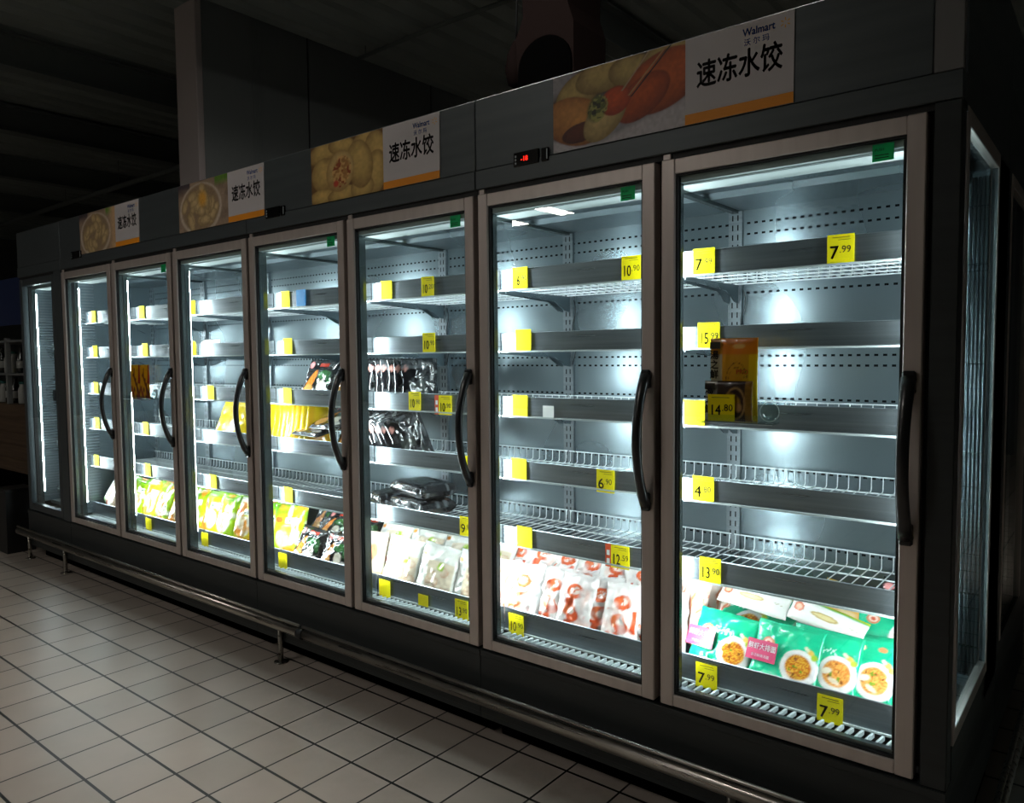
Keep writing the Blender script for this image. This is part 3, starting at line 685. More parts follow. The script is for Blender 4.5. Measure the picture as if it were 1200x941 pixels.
# ---------------------------------------------------------------- price tags
TAGS = {8: [(1, -.67, '7.99', 'n'), (1, -.252, '7.99', 'n'), (2, -.652, '15.99', 'n'), (3, -.701, '', 'n'), (4, -.668, '4.80', 'n'), (5, -.642, '13.90', 'n'), (6, -.653, '7.99', 'l'), (6, -.262, '7.99', 'l')],
        7: [(1, -1.42, '16.90', 'n'), (1, -.936, '10.90', 'n'), (2, -1.406, '', 'n'), (3, -1.425, '', 'n'), (3, -1.29, 'W', 'w'), (4, -1.433, '', 'n'), (4, -1.04, '6.90', 'l'), (5, -1.408, '', 'n'), (5, -.98, '12.59', 'r'), (6, -1.453, '10.90', 'l')],
        6: [(1, -2.175, '', 'n'), (1, -1.917, '10.20', 'n'), (2, -1.914, '10.90', 'n'), (3, -2.006, '10.90', 'n'), (3, -1.824, '10.90', 'r'), (4, -1.69, '', 'l'), (5, -1.712, '9.90', 'n'), (6, -2.223, '', 'l'), (6, -1.974, '', 's'), (6, -1.746, '13.90', 'l')],
        5: [(1, -2.931, '', 'n'), (1, -2.80, 'B', 'b'), (2, -2.92, '', 'n'), (3, -2.936, '', 'n'), (5, -2.949, '', 'n'), (6, -3.014, '', 'l')],
        4: [(1, -3.85, '', 'n'), (2, -3.857, '', 'n'), (3, -3.904, '', 'n'), (3, -3.672, '', 'n'), (5, -3.672, '', 'n'), (6, -3.788, '', 'l')],
        3: [(1, -4.461, '', 'n'), (2, -4.435, '', 'n'), (4, -4.465, '', 'n'), (5, -4.457, '', 'n'), (6, -4.473, '', 'l')],
        2: [(1, -5.159, '', 'n'), (2, -5.156, '', 'n'), (3, -5.167, '', 'n'), (4, -5.171, '', 'n'), (5, -5.203, '', 'n')]}
SHN = {1: 'top shelf rail', 2: 'second shelf rail', 3: 'third shelf rail', 4: 'fourth shelf rail', 5: 'fifth shelf rail', 6: 'bottom lip'}
for d, L_ in TAGS.items():
    for (s_, x, txt, k) in L_:
        z0, z1 = SH[s_] if s_ in SH else DECK
        w, h = .074, .082
        if k == 's': w, h = .06, .05
        if k == 'w': w, h = .05, .045
        zb = z0 + (-.012 if k == 'l' or k == 'r' else -.001)
        if k == 'b': w = .075
        b = MB(); T = Matrix.Translation((0, 0, 0)); m_ = {'w': 'whitecard', 'b': 'bluecard'}.get(k, 'yellow')
        b.box(-w / 2, w / 2, -.0012, .0, 0, h, m_)
        if txt and txt not in 'WB':
            a_, c_ = txt.split('.')
            wa = glyphs(a_, .052, .014)[2]
            x0 = -w / 2 + (.004 if len(a_) > 1 else .006)
            sx = .66 if len(a_) > 1 else 1.
            b.text(a_, .052, x0, .014, -.0016, 'ink', .014, sx=sx); b.text('.' + c_, .028, x0 + wa * sx + .002, .03, -.0016, 'ink', .0, sx=.95)
            b.box(-w / 2 + .014, w / 2 - .012, -.0016, -.0012, h - .009, h - .0075, 'ink'); b.box(-w / 2 + .03, w / 2 - .01, -.0016, -.0012, h - .016, h - .0148, 'ink')
        others = [q for q in L_ if q[0] == s_ and q is not (s_, x, txt, k)]
        same = sorted([q[1] for q in L_ if q[0] == s_ and q[3] not in 'wb']); pos = ''
        if len(same) > 1 and k not in 'wb': pos = ', ' + ({2: ['left', 'right'], 3: ['left', 'middle', 'right']}[len(same)][same.index(x)])
        if k == 'w': lab = 'small white card on the third shelf rail behind ' + DOOR[d]
        elif k == 'b': lab = 'bright blue price card on the top shelf rail behind ' + DOOR[d]
        else: lab = 'yellow price tag %son %s behind %s%s' % (('reading ' + txt + ' ') if txt else '', SHN[s_], DOOR[d], pos)
        if k == 'r': b.box(-w / 2 - .024, -w / 2 - .0005, -.0012, 0, .0, h, 'redcard'); b.box(-w / 2 - .018, -w / 2 - .006, -.0016, -.0012, .012, .03, 'whitecard'); b.box(-w / 2 - .018, -w / 2 - .006, -.0016, -.0012, .042, .06, 'whitecard')
        o = b.build('price_tag', None, (x, YF - .0135 + .003, zb), fix=False)
        tag(o, lab, 'price tag', 'yellow price tags on the shelf rails' if k not in 'wb' else None)

# ---------------------------------------------------------------- packages
def art_teal(v):
    def f(U, V):
        a = Art(U, V, (24, 196, 146), 1.0); a.mott(.35, 6, v)
        a.ov((V > .94) | (V < .04), (20, 190, 140)); a.ell(.73, .40, .28, .27, (244, 238, 236), 0, .05); a.noodles(.72, .41, .205, .195, seed=v)
        if v >= 3: a.noodles(.72, .41, .205, .195, (246, 176, 90), (222, 128, 52), seed=v); a.ell(.58, .42, .09, .05, (248, 232, 210), .3, .3); a.ell(.7, .3, .1, .04, (244, 222, 196), -.4, .3)
        a.ell(.22, .66, .10, .09, (226, 130, 96), 0, .1); a.ell(.22, .66, .075, .06, (250, 214, 196), 0, .2); a.ell(.22, .655, .045, .03, (214, 90, 60), 0, .3)
        a.ell(.86, .66, .07, .045, (240, 190, 90), -.6, .3); a.ell(.92, .60, .055, .05, (180, 200, 50), .4, .3); a.ell(.80, .70, .05, .03, (240, 232, 200), -.6, .3)
        if v in (1, 3): a.ov((nz2(U, V, 40, v) > .62) * (np.abs(V - .70) < .05) * (np.abs(U - .5) < .2), (220, 250, 240))
        if v == 4: a.ell(.45, .82, .1, .05, (250, 220, 180), .2, .3); a.ell(.75, .86, .07, .04, (232, 140, 90), 0, .3); a.ell(.3, .86, .08, .03, (244, 240, 226), .2, .3)
        return a.C
    return f
def art_white(v):
    def f(U, V):
        a = Art(U, V, (244, 240, 234), 1.5); a.ell(.12, .55, .075, .2, (222, 110, 76), 0, .1); a.ell(.12, .55, .05, .13, (244, 190, 160), 0, .3)
        a.ell(.48, .5, .2, .13, (190, 160, 100), 0, .1); a.ell(.48, .5, .17, .08, (226, 206, 150), 0, .2); a.ov((nz2(U, V, 46, v) > .6) * (np.abs(V - .5) < .06) * (np.abs(U - .84) < .09), (190, 180, 150))
        a.ov((V - .84) * 14, (60, 190, 90)); a.ov((V - .9) * 14, (220, 226, 40)); return a.C
    return f
def art_lime(v):
    def f(U, V):
        a = Art(U, V, (226, 222, 24) if v % 2 else (168, 206, 26), .8); a.ov((V - .78) * 9, (120, 190, 30)); a.ov((.16 - V) * 9, (90, 170, 30) if v % 2 == 0 else (240, 170, 40))
        a.ell(.5, .4, .34, .22, (244, 240, 214), .2, .12); r = np.random.RandomState(v)
        for k in range(6): a.dumpling(.3 + .4 * r.rand(), .28 + .24 * r.rand(), .13, .09, r.rand() * 3, hi=(246, 232, 190), lo=(190, 140, 60))
        a.ov((nz2(U, V, 5, v + 3) - .6) * 5 * .8, (240, 150, 40)); a.ov((nz2(U, V, 6, v + 9) - .66) * 6 * .8, (250, 248, 230)); a.ell(.25, .7, .14, .07, (232, 104, 40), 0, .2); a.rect(.45, .85, .64, .76, (250, 250, 240)); a.ov((nz2(U, V, 30, v) > .6) * (np.abs(V - .7) < .04) * (U > .47) * (U < .83), (40, 130, 40)); return a.C
    return f
def art_shrimp(v):
    def f(U, V):
        a = Art(U, V, (248, 236, 232), .6); a.mott(.15, 5, v); a.ov((nz2(U, V, 4, v) - .55) * 3, (246, 206, 196))
        a.ell(.5, .7, .22, .12, (232, 92, 44), 0, .1); a.ell(.5, .71, .14, .07, (250, 226, 214), 0, .3); a.ov((nz2(U, V, 34, v) > .55) * (a.d(.5, .7, .2, .1) < 1), (236, 110, 60))
        a.ell(.45, .42, .2, .12, (236, 112, 60), .9, .2); a.ell(.55, .32, .16, .1, (228, 84, 36), -.7, .2); a.ell(.5, .4, .09, .06, (252, 232, 220), .4, .3); a.ell(.42, .2, .12, .06, (232, 96, 50), .3, .3)
        a.ov((nz2(U, V * 1.4, 7, v + 2) - .64) * 8 * ((V < .6) & (np.abs(U - .5) < .36)), (226, 84, 40)); a.ov((nz2(U, V, 5, v + 12) - .6) * 4 * .6, (250, 244, 242)); return a.C
    return f
def art_meat(v):
    def f(U, V):
        a = Art(U, V, (240, 214, 200), .7); s_ = np.sin(30 * U + 12 * nz2(U, V, 4, v) + 4 * V); a.ov((s_ - .1) * 2 * .8, (224, 132, 96)); a.ov((V - .75) * 6 * .7, (250, 240, 236)); return a.C
    return f
def art_dump(v):
    def f(U, V):
        a = Art(U, V, (250, 248, 240), .9); a.rect(.3, .95, .1, .7, (240, 222, 196)); r = np.random.RandomState(v)
        for k in range(9): a.dumpling(.35 + .55 * r.rand(), .15 + .45 * r.rand(), .1, .08, r.rand() * 3, hi=(250, 232, 206), lo=(214, 160, 120))
        a.ell(.66, .62, .12, .09, (170, 200, 70), 0, .3); a.ov((.1 - V) * 12 * (U < .45), (90, 190, 60) if v % 2 else (240, 170, 40)); a.ell(.45, .1, .12, .08, (224, 90, 60), 0, .3)
        a.ell(.12, .8, .08, .05, (240, 150, 60), 0, .3); return a.C
    return f
def art_black(v, food=True):
    def f(U, V):
        a = Art(U, V, (20, 19, 22), 1.1); a.ov((nz2(U, V * .5, 16, v) - .72) * 6 * .5, (86, 90, 94))
        if food:
            a.ell(.16, .84, .08, .09, (236, 150, 150), 0, .2); a.ell(.27, .42, .1, .34, (236, 150, 60), -.35, .15); a.ov((np.sin(70 * U + 20 * V) > .3) * (a.d(.27, .42, .1, .34, -.35) < 1) * .6, (200, 96, 30))
            a.ell(.25, .22, .16, .16, (240, 176, 100), 0, .2); a.ell(.6, .62, .2, .12, (60, 120, 64), .2, .3); a.ell(.62, .34, .14, .16, (236, 226, 206), 0, .2); a.ell(.82, .2, .12, .1, (240, 236, 226), 0, .2); a.ell(.8, .55, .09, .2, (44, 100, 50), .3, .3)
            a.rect(.4, .7, .82, .9, (200, 60, 40))
        else:
            a.ell(.1, .8, .06, .08, (226, 160, 150), 0, .3); a.ov((nz2(U, V, 9, v) - .66) * 5 * .5, (120, 124, 128)); a.rect(.2, .6, .3, .5, (70, 74, 70), .05)
        return a.C
    return f
def art_yellow(v):
    def f(U, V):
        a = Art(U, V, (240, 206, 20), .6); a.ov((.5 + .5 * np.sin(9 * U + v) - .6) * 1.4, (226, 150, 20)); a.ell(.5, .3, .28, .2, (236, 176, 90), 0, .3); a.ell(.5, .28, .16, .1, (246, 214, 160), 0, .4); return a.C
    return f
def art_brown(U, V):
    a = Art(U, V, (224, 206, 186), .7); a.mott(.6, 9, 2); a.ell(.5, .6, .3, .2, (186, 130, 96), .4, .3); a.ov((.3 - V) * 6, (240, 170, 40)); return a.C

B_TEAL = {v: bag_mesh('noodle_bag', .215, .215, .034, art_teal(v), 56, 56, seed=v, wr=.008) for v in (1, 2, 3, 4)}
near8 = 'behind the nearest door'
def labelled(o):
    b = MB(); T = None
    b.box(-.100, -.018, -.0012, 0, .040, .088, 'pink_label'); b.text('鲜虾大排面', .0165, -.097, .066, -.0018, 'label_white', .02, sx=.93); b.text('香浓鲜美汤面', .0085, -.086, .048, -.0018, 'label_white', .01)
    l = b.build('pink_label', o, (.0, -.0215, .022), fix=False); l.rotation_euler = (R(4), 0, R(-3)); l.scale = (1.2, 1, 1.35)
    l['label'] = 'pink label with white lettering'
o = put('noodle_bag', B_TEAL[1], -.648, .185, .428, 30, 'green noodle bag with pink label, leftmost front bag ' + near8, 'noodle bag', 'green noodle bags', roll=4); labelled(o)
o = put('noodle_bag', B_TEAL[2], -.430, .178, .434, 30, 'green noodle bag with pink label, second front bag ' + near8, 'noodle bag', 'green noodle bags', roll=2); labelled(o)
put('noodle_bag', B_TEAL[3], -.322, .206, .432, 30, 'green noodle bag half hidden, third of the front bags ' + near8, 'noodle bag', 'green noodle bags', roll=2)
put('noodle_bag', B_TEAL[4], -.222, .234, .428, 30, 'green noodle bag with pale plate, fourth front bag ' + near8, 'noodle bag', 'green noodle bags', roll=3)
put('noodle_bag', B_TEAL[3], -.118, .262, .430, 30, 'green noodle bag cut by the door frame, rightmost ' + near8, 'noodle bag', 'green noodle bags', roll=-3)
put('noodle_bag', B_TEAL[1], -.655, .315, .50, 52, 'green noodle bag lying in the rear row at left ' + near8, 'noodle bag', 'green noodle bags', roll=3)
put('noodle_bag', B_TEAL[2], -.46, .312, .51, 56, 'green noodle bag lying in the rear row, middle ' + near8, 'noodle bag', 'green noodle bags', yaw=-4)
put('noodle_bag', B_TEAL[4], -.15, .345, .54, 48, 'green noodle bag lying high in the rear row at right ' + near8, 'noodle bag', 'green noodle bags', yaw=5)
B_WH = bag_mesh('flat_snack_pack', .25, .085, .034, art_white(1), 46, 26, seed=11, wr=.004)
put('flat_snack_pack', B_WH, -.585, .335, .625, 40, 'white snack pack with gold oval lying left on the green bags', 'snack pack', 'white snack packs', roll=6)
put('flat_snack_pack', B_WH, -.345, .325, .605, 36, 'white snack pack with gold oval lying right on the green bags', 'snack pack', 'white snack packs', roll=13)
B_YL = bag_mesh('corn_pack', .25, .16, .034, art_yellow(1), 26, 20, seed=12)
put('corn_pack', B_YL, -.31, .42, .60, 50, 'yellow pack lying behind the right white snack pack', 'snack pack', roll=13)
B_LM = {v: bag_mesh('dumpling_bag', .225, .28, .055, art_lime(v), 30, 36, seed=v, wr=.008) for v in (0, 1, 2, 3)}
put('dumpling_bag', B_LM[1], -.50, .50, .53, 24, 'lime and yellow bag standing far behind the green noodle bags', 'dumpling bag', yaw=4, roll=78)
B_BK = {v: bag_mesh('black_tray_pack', .2, .17, .03, art_black(v), 36, 34, 'vac', seed=v, wr=.009, box=True) for v in (1, 2, 3)}
put('black_tray_pack', B_BK[1], -.17, .44, .60, 35, 'black tray pack at the back right ' + near8, 'tray pack', roll=18)

near7 = 'on deck behind second door from right'
B_SH = {v: bag_mesh('shrimp_ball_bag', .165, .24, .06, art_shrimp(v), 34, 46, seed=v + 3, wr=.02) for v in (1, 2, 3)}
xs = [-1.46, -1.34, -1.225, -1.11, -1.01, -.915, -.835]
for i, x in enumerate(xs):
    put('shrimp_ball_bag', B_SH[1 + i % 3], x, .180 + .03 * (i % 2), .43, 24, 'white orange front bag, %s from left %s' % (ORD[i + 1], near7), 'frozen food bag', 'white and orange bags in front', yaw=8 - 3 * (i % 3), roll=-4 + 2 * (i % 3))
for i, x in enumerate([-1.66, -1.52, -1.38, -1.24, -1.10, -.96, -.83]):
    put('shrimp_ball_bag', B_SH[1 + (i + 1) % 3], x, .295, .52, 44, 'white orange rear-row bag, %s from left %s' % (ORD[i + 1], near7), 'frozen food bag', 'white and orange bags behind', yaw=-10 + 6 * i, roll=8 - 3 * i)
B_MT = bag_mesh('sliced_meat_pack', .13, .235, .05, art_meat(2), 26, 40, seed=21, wr=.008)
put('sliced_meat_pack', B_MT, -1.575, .19, .43, 20, 'brownish pack at the left end ' + near7, 'meat pack', yaw=10)
put('sliced_meat_pack', B_MT, -.80, .27, .48, 22, 'striped orange meat pack beside the green noodle bags, behind', 'meat pack', 'striped meat packs', yaw=-6)
put('sliced_meat_pack', B_MT, -.745, .38, .48, 24, 'striped orange meat pack beside the mullion, farther back', 'meat pack', 'striped meat packs', yaw=4)

near6 = 'behind third door from right'
B_DP = {v: bag_mesh('dumpling_pack', .235, .24, .06, art_dump(v), 36, 40, seed=v + 30, wr=.014) for v in (1, 2)}
for i, (x, l) in enumerate([(-2.19, 'left'), (-1.965, 'middle'), (-1.74, 'right')]):
    put('dumpling_pack', B_DP[1 + i % 2], x, .185, .43, 16, 'white dumpling pack, %s one in front row on deck %s' % (l, near6), 'dumpling pack', 'white dumpling packs in front', yaw=-2, roll=3)
for i, (x, l) in enumerate([(-2.36, 'leftmost'), (-2.14, 'second'), (-1.92, 'third'), (-1.74, 'rightmost')]):
    put('dumpling_pack', B_DP[2 - i % 2], x, .27, .50, 34, 'white dumpling pack, %s one in rear row on deck %s' % (l, near6), 'dumpling pack', 'white dumpling packs behind', roll=-4)
B_BRN = bag_mesh('wonton_bag', .12, .24, .05, art_brown, 26, 40, seed=40, wr=.008)
put('wonton_bag', B_BRN, -2.375, .19, .43, 16, 'brownish food bag left of white dumpling packs ' + near6, 'frozen food bag', yaw=12)
put('wonton_bag', B_BRN, -2.36, .27, .46, 26, 'brownish food bag tucked behind the front brownish one ' + near6, 'frozen food bag', yaw=6)
B_UP = [bag_mesh('black_vacuum_pack', .17, .215, .03, art_black(v, False), 22, 28, 'vac', seed=v + 50, wr=.012) for v in (1, 2, 3)]
z3, z4, z5 = SH[3][0] + .010, SH[4][0] + .010, SH[5][0] + .010
for i in range(8):
    put('black_vacuum_pack', B_UP[i % 3], -2.43 + i * .047, .265 + .004 * (i % 2), z3, 4, 'upright black pack, %s from left on third shelf %s' % (ORD[i + 1], near6), 'vacuum pack', 'black packs on the third shelf', yaw=62, roll=0)
for i in range(8):
    put('black_vacuum_pack', B_UP[(i + 1) % 3], -2.44 + i * .045, .265 + .004 * (i % 2), z4, 4, 'leaning black pack, %s from left on fourth shelf %s' % (ORD[i + 1], near6), 'vacuum pack', 'black packs on the fourth shelf', yaw=58, roll=-20)
def flat_pack(v, w=.2, h=.2): return bag_mesh('black_meal_box', w, h, .07, art_black(v, False), 36, 36, 'vac', seed=v + 60, wr=.006, box=True, crimp=.01)
FP = [flat_pack(1, .33), flat_pack(2, .31), flat_pack(3, .14)]
for k, (x, y, z, m_, l) in enumerate([(-2.235, .27, z5 + .038, 0, 'lower of two stacked'), (-2.225, .275, z5 + .112, 1, 'upper of two stacked'), (-2.47, .29, z5 + .038, 2, 'small, left of stack')]):
    put('black_meal_box', FP[m_], x, y, z, 90 - (0), 'black wrapped box, %s on fifth shelf %s' % (l, near6), 'meal box', 'black boxes on the fifth shelf', yaw=-14)

near5 = 'behind fourth door from right'
B_FD = {v: bag_mesh('food_tray_pack', .255, .225, .03, art_black(v), 44, 36, 'vac', seed=v + 70, wr=.006, box=True) for v in (1, 2)}
put('food_tray_pack', B_FD[1], -2.865, .25, z3 + .002, 22, 'black tray with orange food, left on third shelf ' + near5, 'tray pack', 'colourful black tray packs', roll=2)
put('food_tray_pack', B_FD[2], -2.60, .25, z3 + .002, 22, 'black tray with orange food, right on third shelf ' + near5, 'tray pack', 'colourful black tray packs')
B_YP = [bag_mesh('yellow_pouch', .14, .23, .034, art_yellow(v), 16, 24, seed=v + 80, wr=.008) for v in range(3)]
for i in range(10):
    put('yellow_pouch', B_YP[i % 3], -3.25 + i * .046, .235, z4, 12, 'yellow pouch, %s from left on fourth shelf %s' % (ORD[i + 1], near5), 'pouch', 'yellow pouches', yaw=52, roll=8)
put('food_tray_pack', B_FD[1], -2.86, .165, z4 + .076, 76, 'black tray lying flat, lower one on fourth shelf ' + near5, 'tray pack', yaw=-8)
put('food_tray_pack', B_FD[2], -2.74, .20, z4 + .112, 66, 'black tray lying on the flat one, fourth shelf ' + near5, 'tray pack', yaw=-4)
put('food_tray_pack', B_FD[1], -2.62, .29, z4 + .002, 26, 'black tray standing behind handle, fourth shelf ' + near5, 'tray pack')
for i, x in enumerate((-3.23, -3.10)):
    put('dumpling_bag', B_LM[1 - i], x, .195 + .02 * i, .43, 14, 'lime yellow bag, %s on deck %s' % (('left one', 'right one')[i], near5), 'dumpling bag', 'lime bags left of the black trays', yaw=14)
BB = {v: bag_mesh('black_tray_bag', .235, .2, .04, art_black(v), 40, 36, 'vac', seed=v + 90, wr=.012) for v in (1, 2)}
put('black_tray_bag', BB[1], -2.90, .185, .43, 26, 'black orange tray bag, front left on deck ' + near5, 'tray pack', 'black tray bags on deck', roll=3)
put('black_tray_bag', BB[2], -2.67, .185, .43, 26, 'black orange tray bag, front right on deck ' + near5, 'tray pack', 'black tray bags on deck')
put('black_tray_bag', BB[2], -2.86, .30, .53, 46, 'black tray bag, rear left on deck ' + near5, 'tray pack', 'black tray bags on deck')
put('black_tray_bag', BB[1], -3.04, .40, .52, 36, 'black orange tray bag, farthest back left on deck ' + near5, 'tray pack', 'black tray bags on the bottom deck')
put('black_tray_bag', BB[1], -2.62, .30, .53, 46, 'black tray bag, rear right on deck ' + near5, 'tray pack', 'black tray bags on deck')

near4 = 'behind fifth door from right'
B_BIG = bag_mesh('yellow_bag', .34, .245, .05, art_yellow(4), 30, 26, seed=101, wr=.01)
t = put('yellow_bag', B_BIG, -3.60, .20, z4, 24, 'big yellow bag leaning on fourth shelf ' + near4, 'frozen food bag', roll=-3)
put('wonton_bag', B_BRN, -3.70, .12, z4 - .03, 66, 'orange-ended bag lying over the fourth shelf edge ' + near4, 'frozen food bag', yaw=-60) if False else None
B_PW = bag_mesh('white_bag', .2, .09, .06, lambda U, V: Art(U, V, (238, 238, 236)).mott(.2, 6, 3).C, 22, 16, seed=110, wr=.014)
put('white_bag', B_PW, -3.84, .22, SH[2][0] + .010, 20, 'small crumpled white bag on second shelf ' + near4, 'bag')
for i, x in enumerate((-4.03, -3.86, -3.68, -3.50)):
    put('dumpling_bag', B_LM[i % 4], x, .19 + .012 * (i % 2), .43, 16, 'lime front-row bag, %s from left on deck %s' % (ORD[i + 1], near4), 'dumpling bag', 'lime bags in front, fifth door', yaw=4 - 4 * (i % 3), roll=-3 + 3 * (i % 2))
for i, x in enumerate((-3.96, -3.74, -3.53)):
    put('dumpling_bag', B_LM[(i + 1) % 4], x, .29, .44, 28, 'lime rear-row bag, %s from left on deck %s' % (ORD[i + 1], near4), 'dumpling bag', 'lime bags behind, fifth door')
near3 = 'behind sixth door from right'
for i, x in enumerate((-4.80, -4.62, -4.44, -4.26)):
    put('dumpling_bag', B_LM[(i + 2) % 4], x, .19 + .012 * (i % 2), .43, 18, 'lime front-row bag, %s from left on deck %s' % (ORD[i + 1], near3), 'dumpling bag', 'lime bags in front, sixth door', yaw=5 - 4 * (i % 3), roll=4 - 3 * (i % 2))
for i, x in enumerate((-4.72, -4.50, -4.30)):
    put('dumpling_bag', B_LM[(i + 3) % 4], x, .29, .44, 30, 'lime rear-row bag, %s from left on deck %s' % (ORD[i + 1], near3), 'dumpling bag', 'lime bags behind, sixth door')
B_TL = bag_mesh('dumpling_bag', .22, .30, .05, art_dump(1), 24, 30, seed=120)
put('dumpling_bag', B_TL, -5.165, .18, .46, 18, 'tilted pale dumpling bag on deck behind the seventh door', 'dumpling bag', roll=32)

# ---------------------------------------------------------------- clip-on displays on the glass
def art_gold(U, V):
    a = Art(U, V, (214, 164, 30), .65); a.rect(0, .26, 0, .8, (196, 200, 188)); a.rect(.26, 1, .8, 1, (222, 140, 26)); a.rect(.84, 1, 0, .8, (236, 200, 24))
    a.ov((.03 - np.abs(a.d(.58, .45, .27, .3) - .85)) * 40, (110, 66, 16)); a.ov((.03 - np.abs(a.d(.58, .45, .2, .22) - .9)) * 40, (136, 92, 20)); a.ell(.42, .16, .09, .05, (110, 60, 60), 0, .2); a.ell(.62, .9, .15, .035, (240, 210, 120), 0, .3); return a.C
def art_gold2(U, V):
    a = Art(U, V, (60, 40, 24), .75); a.rect(0, .26, 0, 1, (196, 200, 188)); a.rect(.86, 1, 0, 1, (150, 110, 40)); a.ell(.66, .45, .22, .42, (190, 150, 90), 0, .08); a.ell(.66, .45, .19, .37, (60, 36, 22), 0, .1)
    a.ell(.62, .55, .14, .2, (206, 160, 40), .5, .4); a.ell(.72, .35, .1, .14, (196, 150, 90), 0, .4); a.mott(.4, 14, 3); return a.C
def display(x0, x1, z, label, loc_lab, small=False):
    t = thing('acrylic_holder', (x0, 0, z), label, 'display holder'); w = x1 - x0
    b = MB(); b.box(0, w, -.058, -.001, -.003, 0, 'acrylic'); b.box(0, w, -.060, -.058, -.003, .022, 'acrylic'); b.box(0, w, -.004, -.001, 0, .06, 'acrylic'); b.box(0, w, -.061, -.058, -.0045, -.002, 'acrylic_edge'); b.build('tray', t)
    b = MB(); T = Matrix.Translation((w - .028, -.003, .03)) @ Matrix.Rotation(R(90), 4, 'X')
    b.lathe([(.028, 0), (.028, .003), (.012, .010), (.006, .018)], 'acrylic', 22, T); b.build('suction_cup', t)
    b = MB(); ring = [(w - .028 + .028 * math.cos(a), -.0045, .03 + .028 * math.sin(a)) for a in [k * math.pi / 12 for k in range(25)]]; b.tube(ring, .0012, 'acrylic_edge', 5, ends=False); b.build('cup_rim', t)
    return t
display(-.595, -.372, 1.302, 'clear acrylic holder with suction cup on the nearest glass door', '')
def pouch(me, x, y, z, label, big):
    o = put('seasoning_pouch', me, x, y, z, 0, label, 'pouch', 'golden seasoning pouches')
    b = MB(); s_ = .026
    k_ = MB(); k_.box(-.069, -.037, -.0006, 0, .212 if big else .093, .232 if big else .111, 'ink'); k_.build('black_patch', o, (0, -.011, 0))
    for i, ch in enumerate('湯之鮮'): b.text(ch, .027, -.069, (.184 if big else .082) - i * .0285, -.0008, 'sign_black', .035)
    b.build('black_lettering', o, (0, -.011, 0), fix=False)
    if big:
        r_ = MB(); r_.text('PRO', .019, .012, .138, -.0015, 'redcard', .02); r_.build('red_lettering', o, (0, -.011, 0), fix=False); return o
G1 = bag_mesh('seasoning_pouch', .145, .243, .016, art_gold, 40, 60, 'pouch_film', seed=130, wr=.002, crimp=.03)
G2 = bag_mesh('seasoning_pouch', .145, .118, .016, art_gold2, 40, 34, 'pouch_film', seed=131, wr=.002, crimp=.03)
pouch(G1, -.502, -.018, 1.303, 'tall golden pouch with black lettering, rear one in the nearest door holder', True)
pouch(G2, -.509, -.038, 1.303, 'short brown and gold pouch in front of the tall golden one', False)
b = MB(); b.box(-.041, .041, -.0012, 0, 0, .078, 'yellow'); b.text('14', .042, -.036, .018, -.0016, 'sign_black', .02, sx=.85); b.text('.80', .028, .002, .03, -.0016, 'sign_black', .01); b.box(-.03, .025, -.0016, -.0012, .068, .0695, 'ink')
tag(b.build('price_tag', None, (-.525, -.052, 1.304), fix=False), 'yellow price tag reading 14.80 in the holder on the nearest glass door', 'price tag')
display(-4.31, -4.0, 1.268, 'clear acrylic holder with suction cup on the sixth glass door from the right', '')
def art_spot(U, V):
    a = Art(U, V, (226, 176, 16), .6); a.ov((nz2(U, V, 7, 8) - .6) * 9, (110, 50, 16)); a.ov((nz2(U, V, 6, 4) - .72) * 9, (150, 40, 20)); return a.C
G3 = bag_mesh('seasoning_pouch', .115, .2, .016, art_spot, 24, 36, 'pouch_film', seed=140, wr=.002, crimp=.03)
for i, x in enumerate((-4.235, -4.118)): put('seasoning_pouch', G3, x, -.02, 1.269, 0, 'yellow and brown pouch in the sixth door holder, %s one' % ('left', 'right')[i], 'pouch', 'spotted pouches')

# ---------------------------------------------------------------- far left: rack, bin
t = thing('bottle_rack', (-9.3, .55, 0), 'dark wooden rack with bottles at the far left edge', 'rack')
b = MB(); b.box(0, 2.3, 0, .6, .42, 1.08, 'wood')
for k in range(5): b.box(0, 2.3, -.012, 0, .44 + k * .13, .55 + k * .13, 'wood', b=.004)
b.build('plank_base', t); MB().box(.05, 2.25, .05, .55, 0, .42, 'dark').build('plinth', t)
for z in (1.38, 1.70): MB().box(0, 2.3, 0, .5, z - .02, z, 'rack', b=.003).build('shelf', t)
for x in (0, 1.13, 2.26): MB().box(x, x + .04, 0, .04, 1.08, 1.72, 'rack').build('rack_post', t)
bo = MB(); bo.lathe([(.036, 0), (.04, .01), (.04, .15), (.016, .2), (.016, .235), (.018, .236), (.018, .255)], 'bottle_a', 12); bo.lathe([(.041, .05), (.041, .12)], 'bottle_b', 12); BO = bo.mesh('bottle')
bo = MB(); bo.lathe([(.036, 0), (.04, .01), (.04, .14), (.026, .17), (.026, .19)], 'bottle_b', 12); bo.lathe([(.028, .19), (.028, .215)], 'teal_b', 12); BO2 = bo.mesh('bottle')
n = 0
for z, zn in ((1.08, 'lower'), (1.38, 'upper')):
    for k in range(12):
        o = link('bottle', (BO, BO2)[(k // 2 + (z > 1.2)) % 2], None, (-9.1 + k * .17, .66, z))
        tag(o, 'bottle on %s rack level at far left edge, %s from left' % (zn, ORD[k + 1]), 'bottle', 'bottles on the far rack')
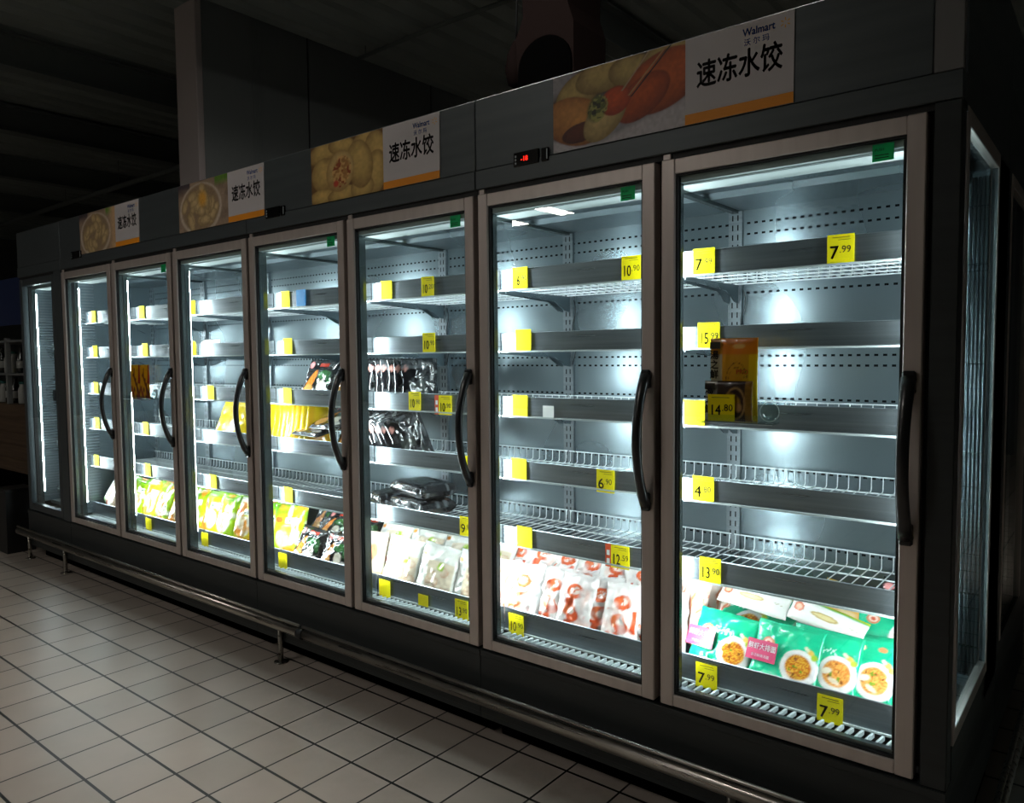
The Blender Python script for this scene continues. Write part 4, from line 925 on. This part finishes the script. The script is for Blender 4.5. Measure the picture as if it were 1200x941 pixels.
t = thing('hanging_banner', (-8.6, .6, 0), 'dark blue banner above the bottle rack at the left edge', 'banner')
MB().box(0, 1.05, 0, .02, 1.85, 2.3, 'blue_banner').build('cloth', t); MB().tube([(.05, .01, 2.3), (.05, .01, CZ)], .006, 'cable', 5).build('cord', t)
t = thing('waste_bin', (-6.42, .02, 0), 'black bin standing at the far end of the bumper rail', 'bin')
b = MB(); b.prism([(-.09, 0), (.09, 0), (.11, .48), (-.11, .48)], -.1, .1, 'y', 'bin'); b.build('body', t)
MB().box(-.118, .118, -.108, .108, .48, .505, 'bin', b=.006).build('rim', t)

# ---------------------------------------------------------------- world, camera
w = bpy.data.worlds.new('World'); SC.world = w; w.use_nodes = True
w.node_tree.nodes['Background'].inputs[0].default_value = (.02, .023, .025, 1); w.node_tree.nodes['Background'].inputs[1].default_value = .1
f, yaw, pit, rol = 893.938, .677951, .0588755, -.00916746
cd = bpy.data.cameras.new('Camera'); cam = bpy.data.objects.new('Camera', cd); COL.objects.link(cam); SC.camera = cam
cd.sensor_width = 36; cd.lens = f / 1200 * 36; cd.clip_start = .02; cd.clip_end = 100
F = Vector((-math.sin(yaw) * math.cos(pit), math.cos(yaw) * math.cos(pit), -math.sin(pit))); Rt = Vector((math.cos(yaw), math.sin(yaw), 0)); U = Rt.cross(F)
R2 = Rt * math.cos(rol) + U * math.sin(rol); U2 = -Rt * math.sin(rol) + U * math.cos(rol)
Mx = Matrix((R2, U2, -F)).transposed().to_4x4(); Mx.translation = Vector((.39461, -2.169378, 1.497906)); cam.matrix_world = Mx
SC.view_settings.view_transform = 'Standard'; SC.view_settings.look = 'None'; SC.view_settings.exposure = 0; SC.view_settings.gamma = 1; SC.view_settings.use_curve_mapping = False
cy = SC.cycles; cy.max_bounces = 8; cy.diffuse_bounces = 4; cy.glossy_bounces = 5; cy.transmission_bounces = 4; cy.transparent_max_bounces = 16; cy.caustics_reflective = True; cy.caustics_refractive = False
cy.sample_clamp_indirect = 2.5; cy.blur_glossy = 2.5; cy.use_denoising = True
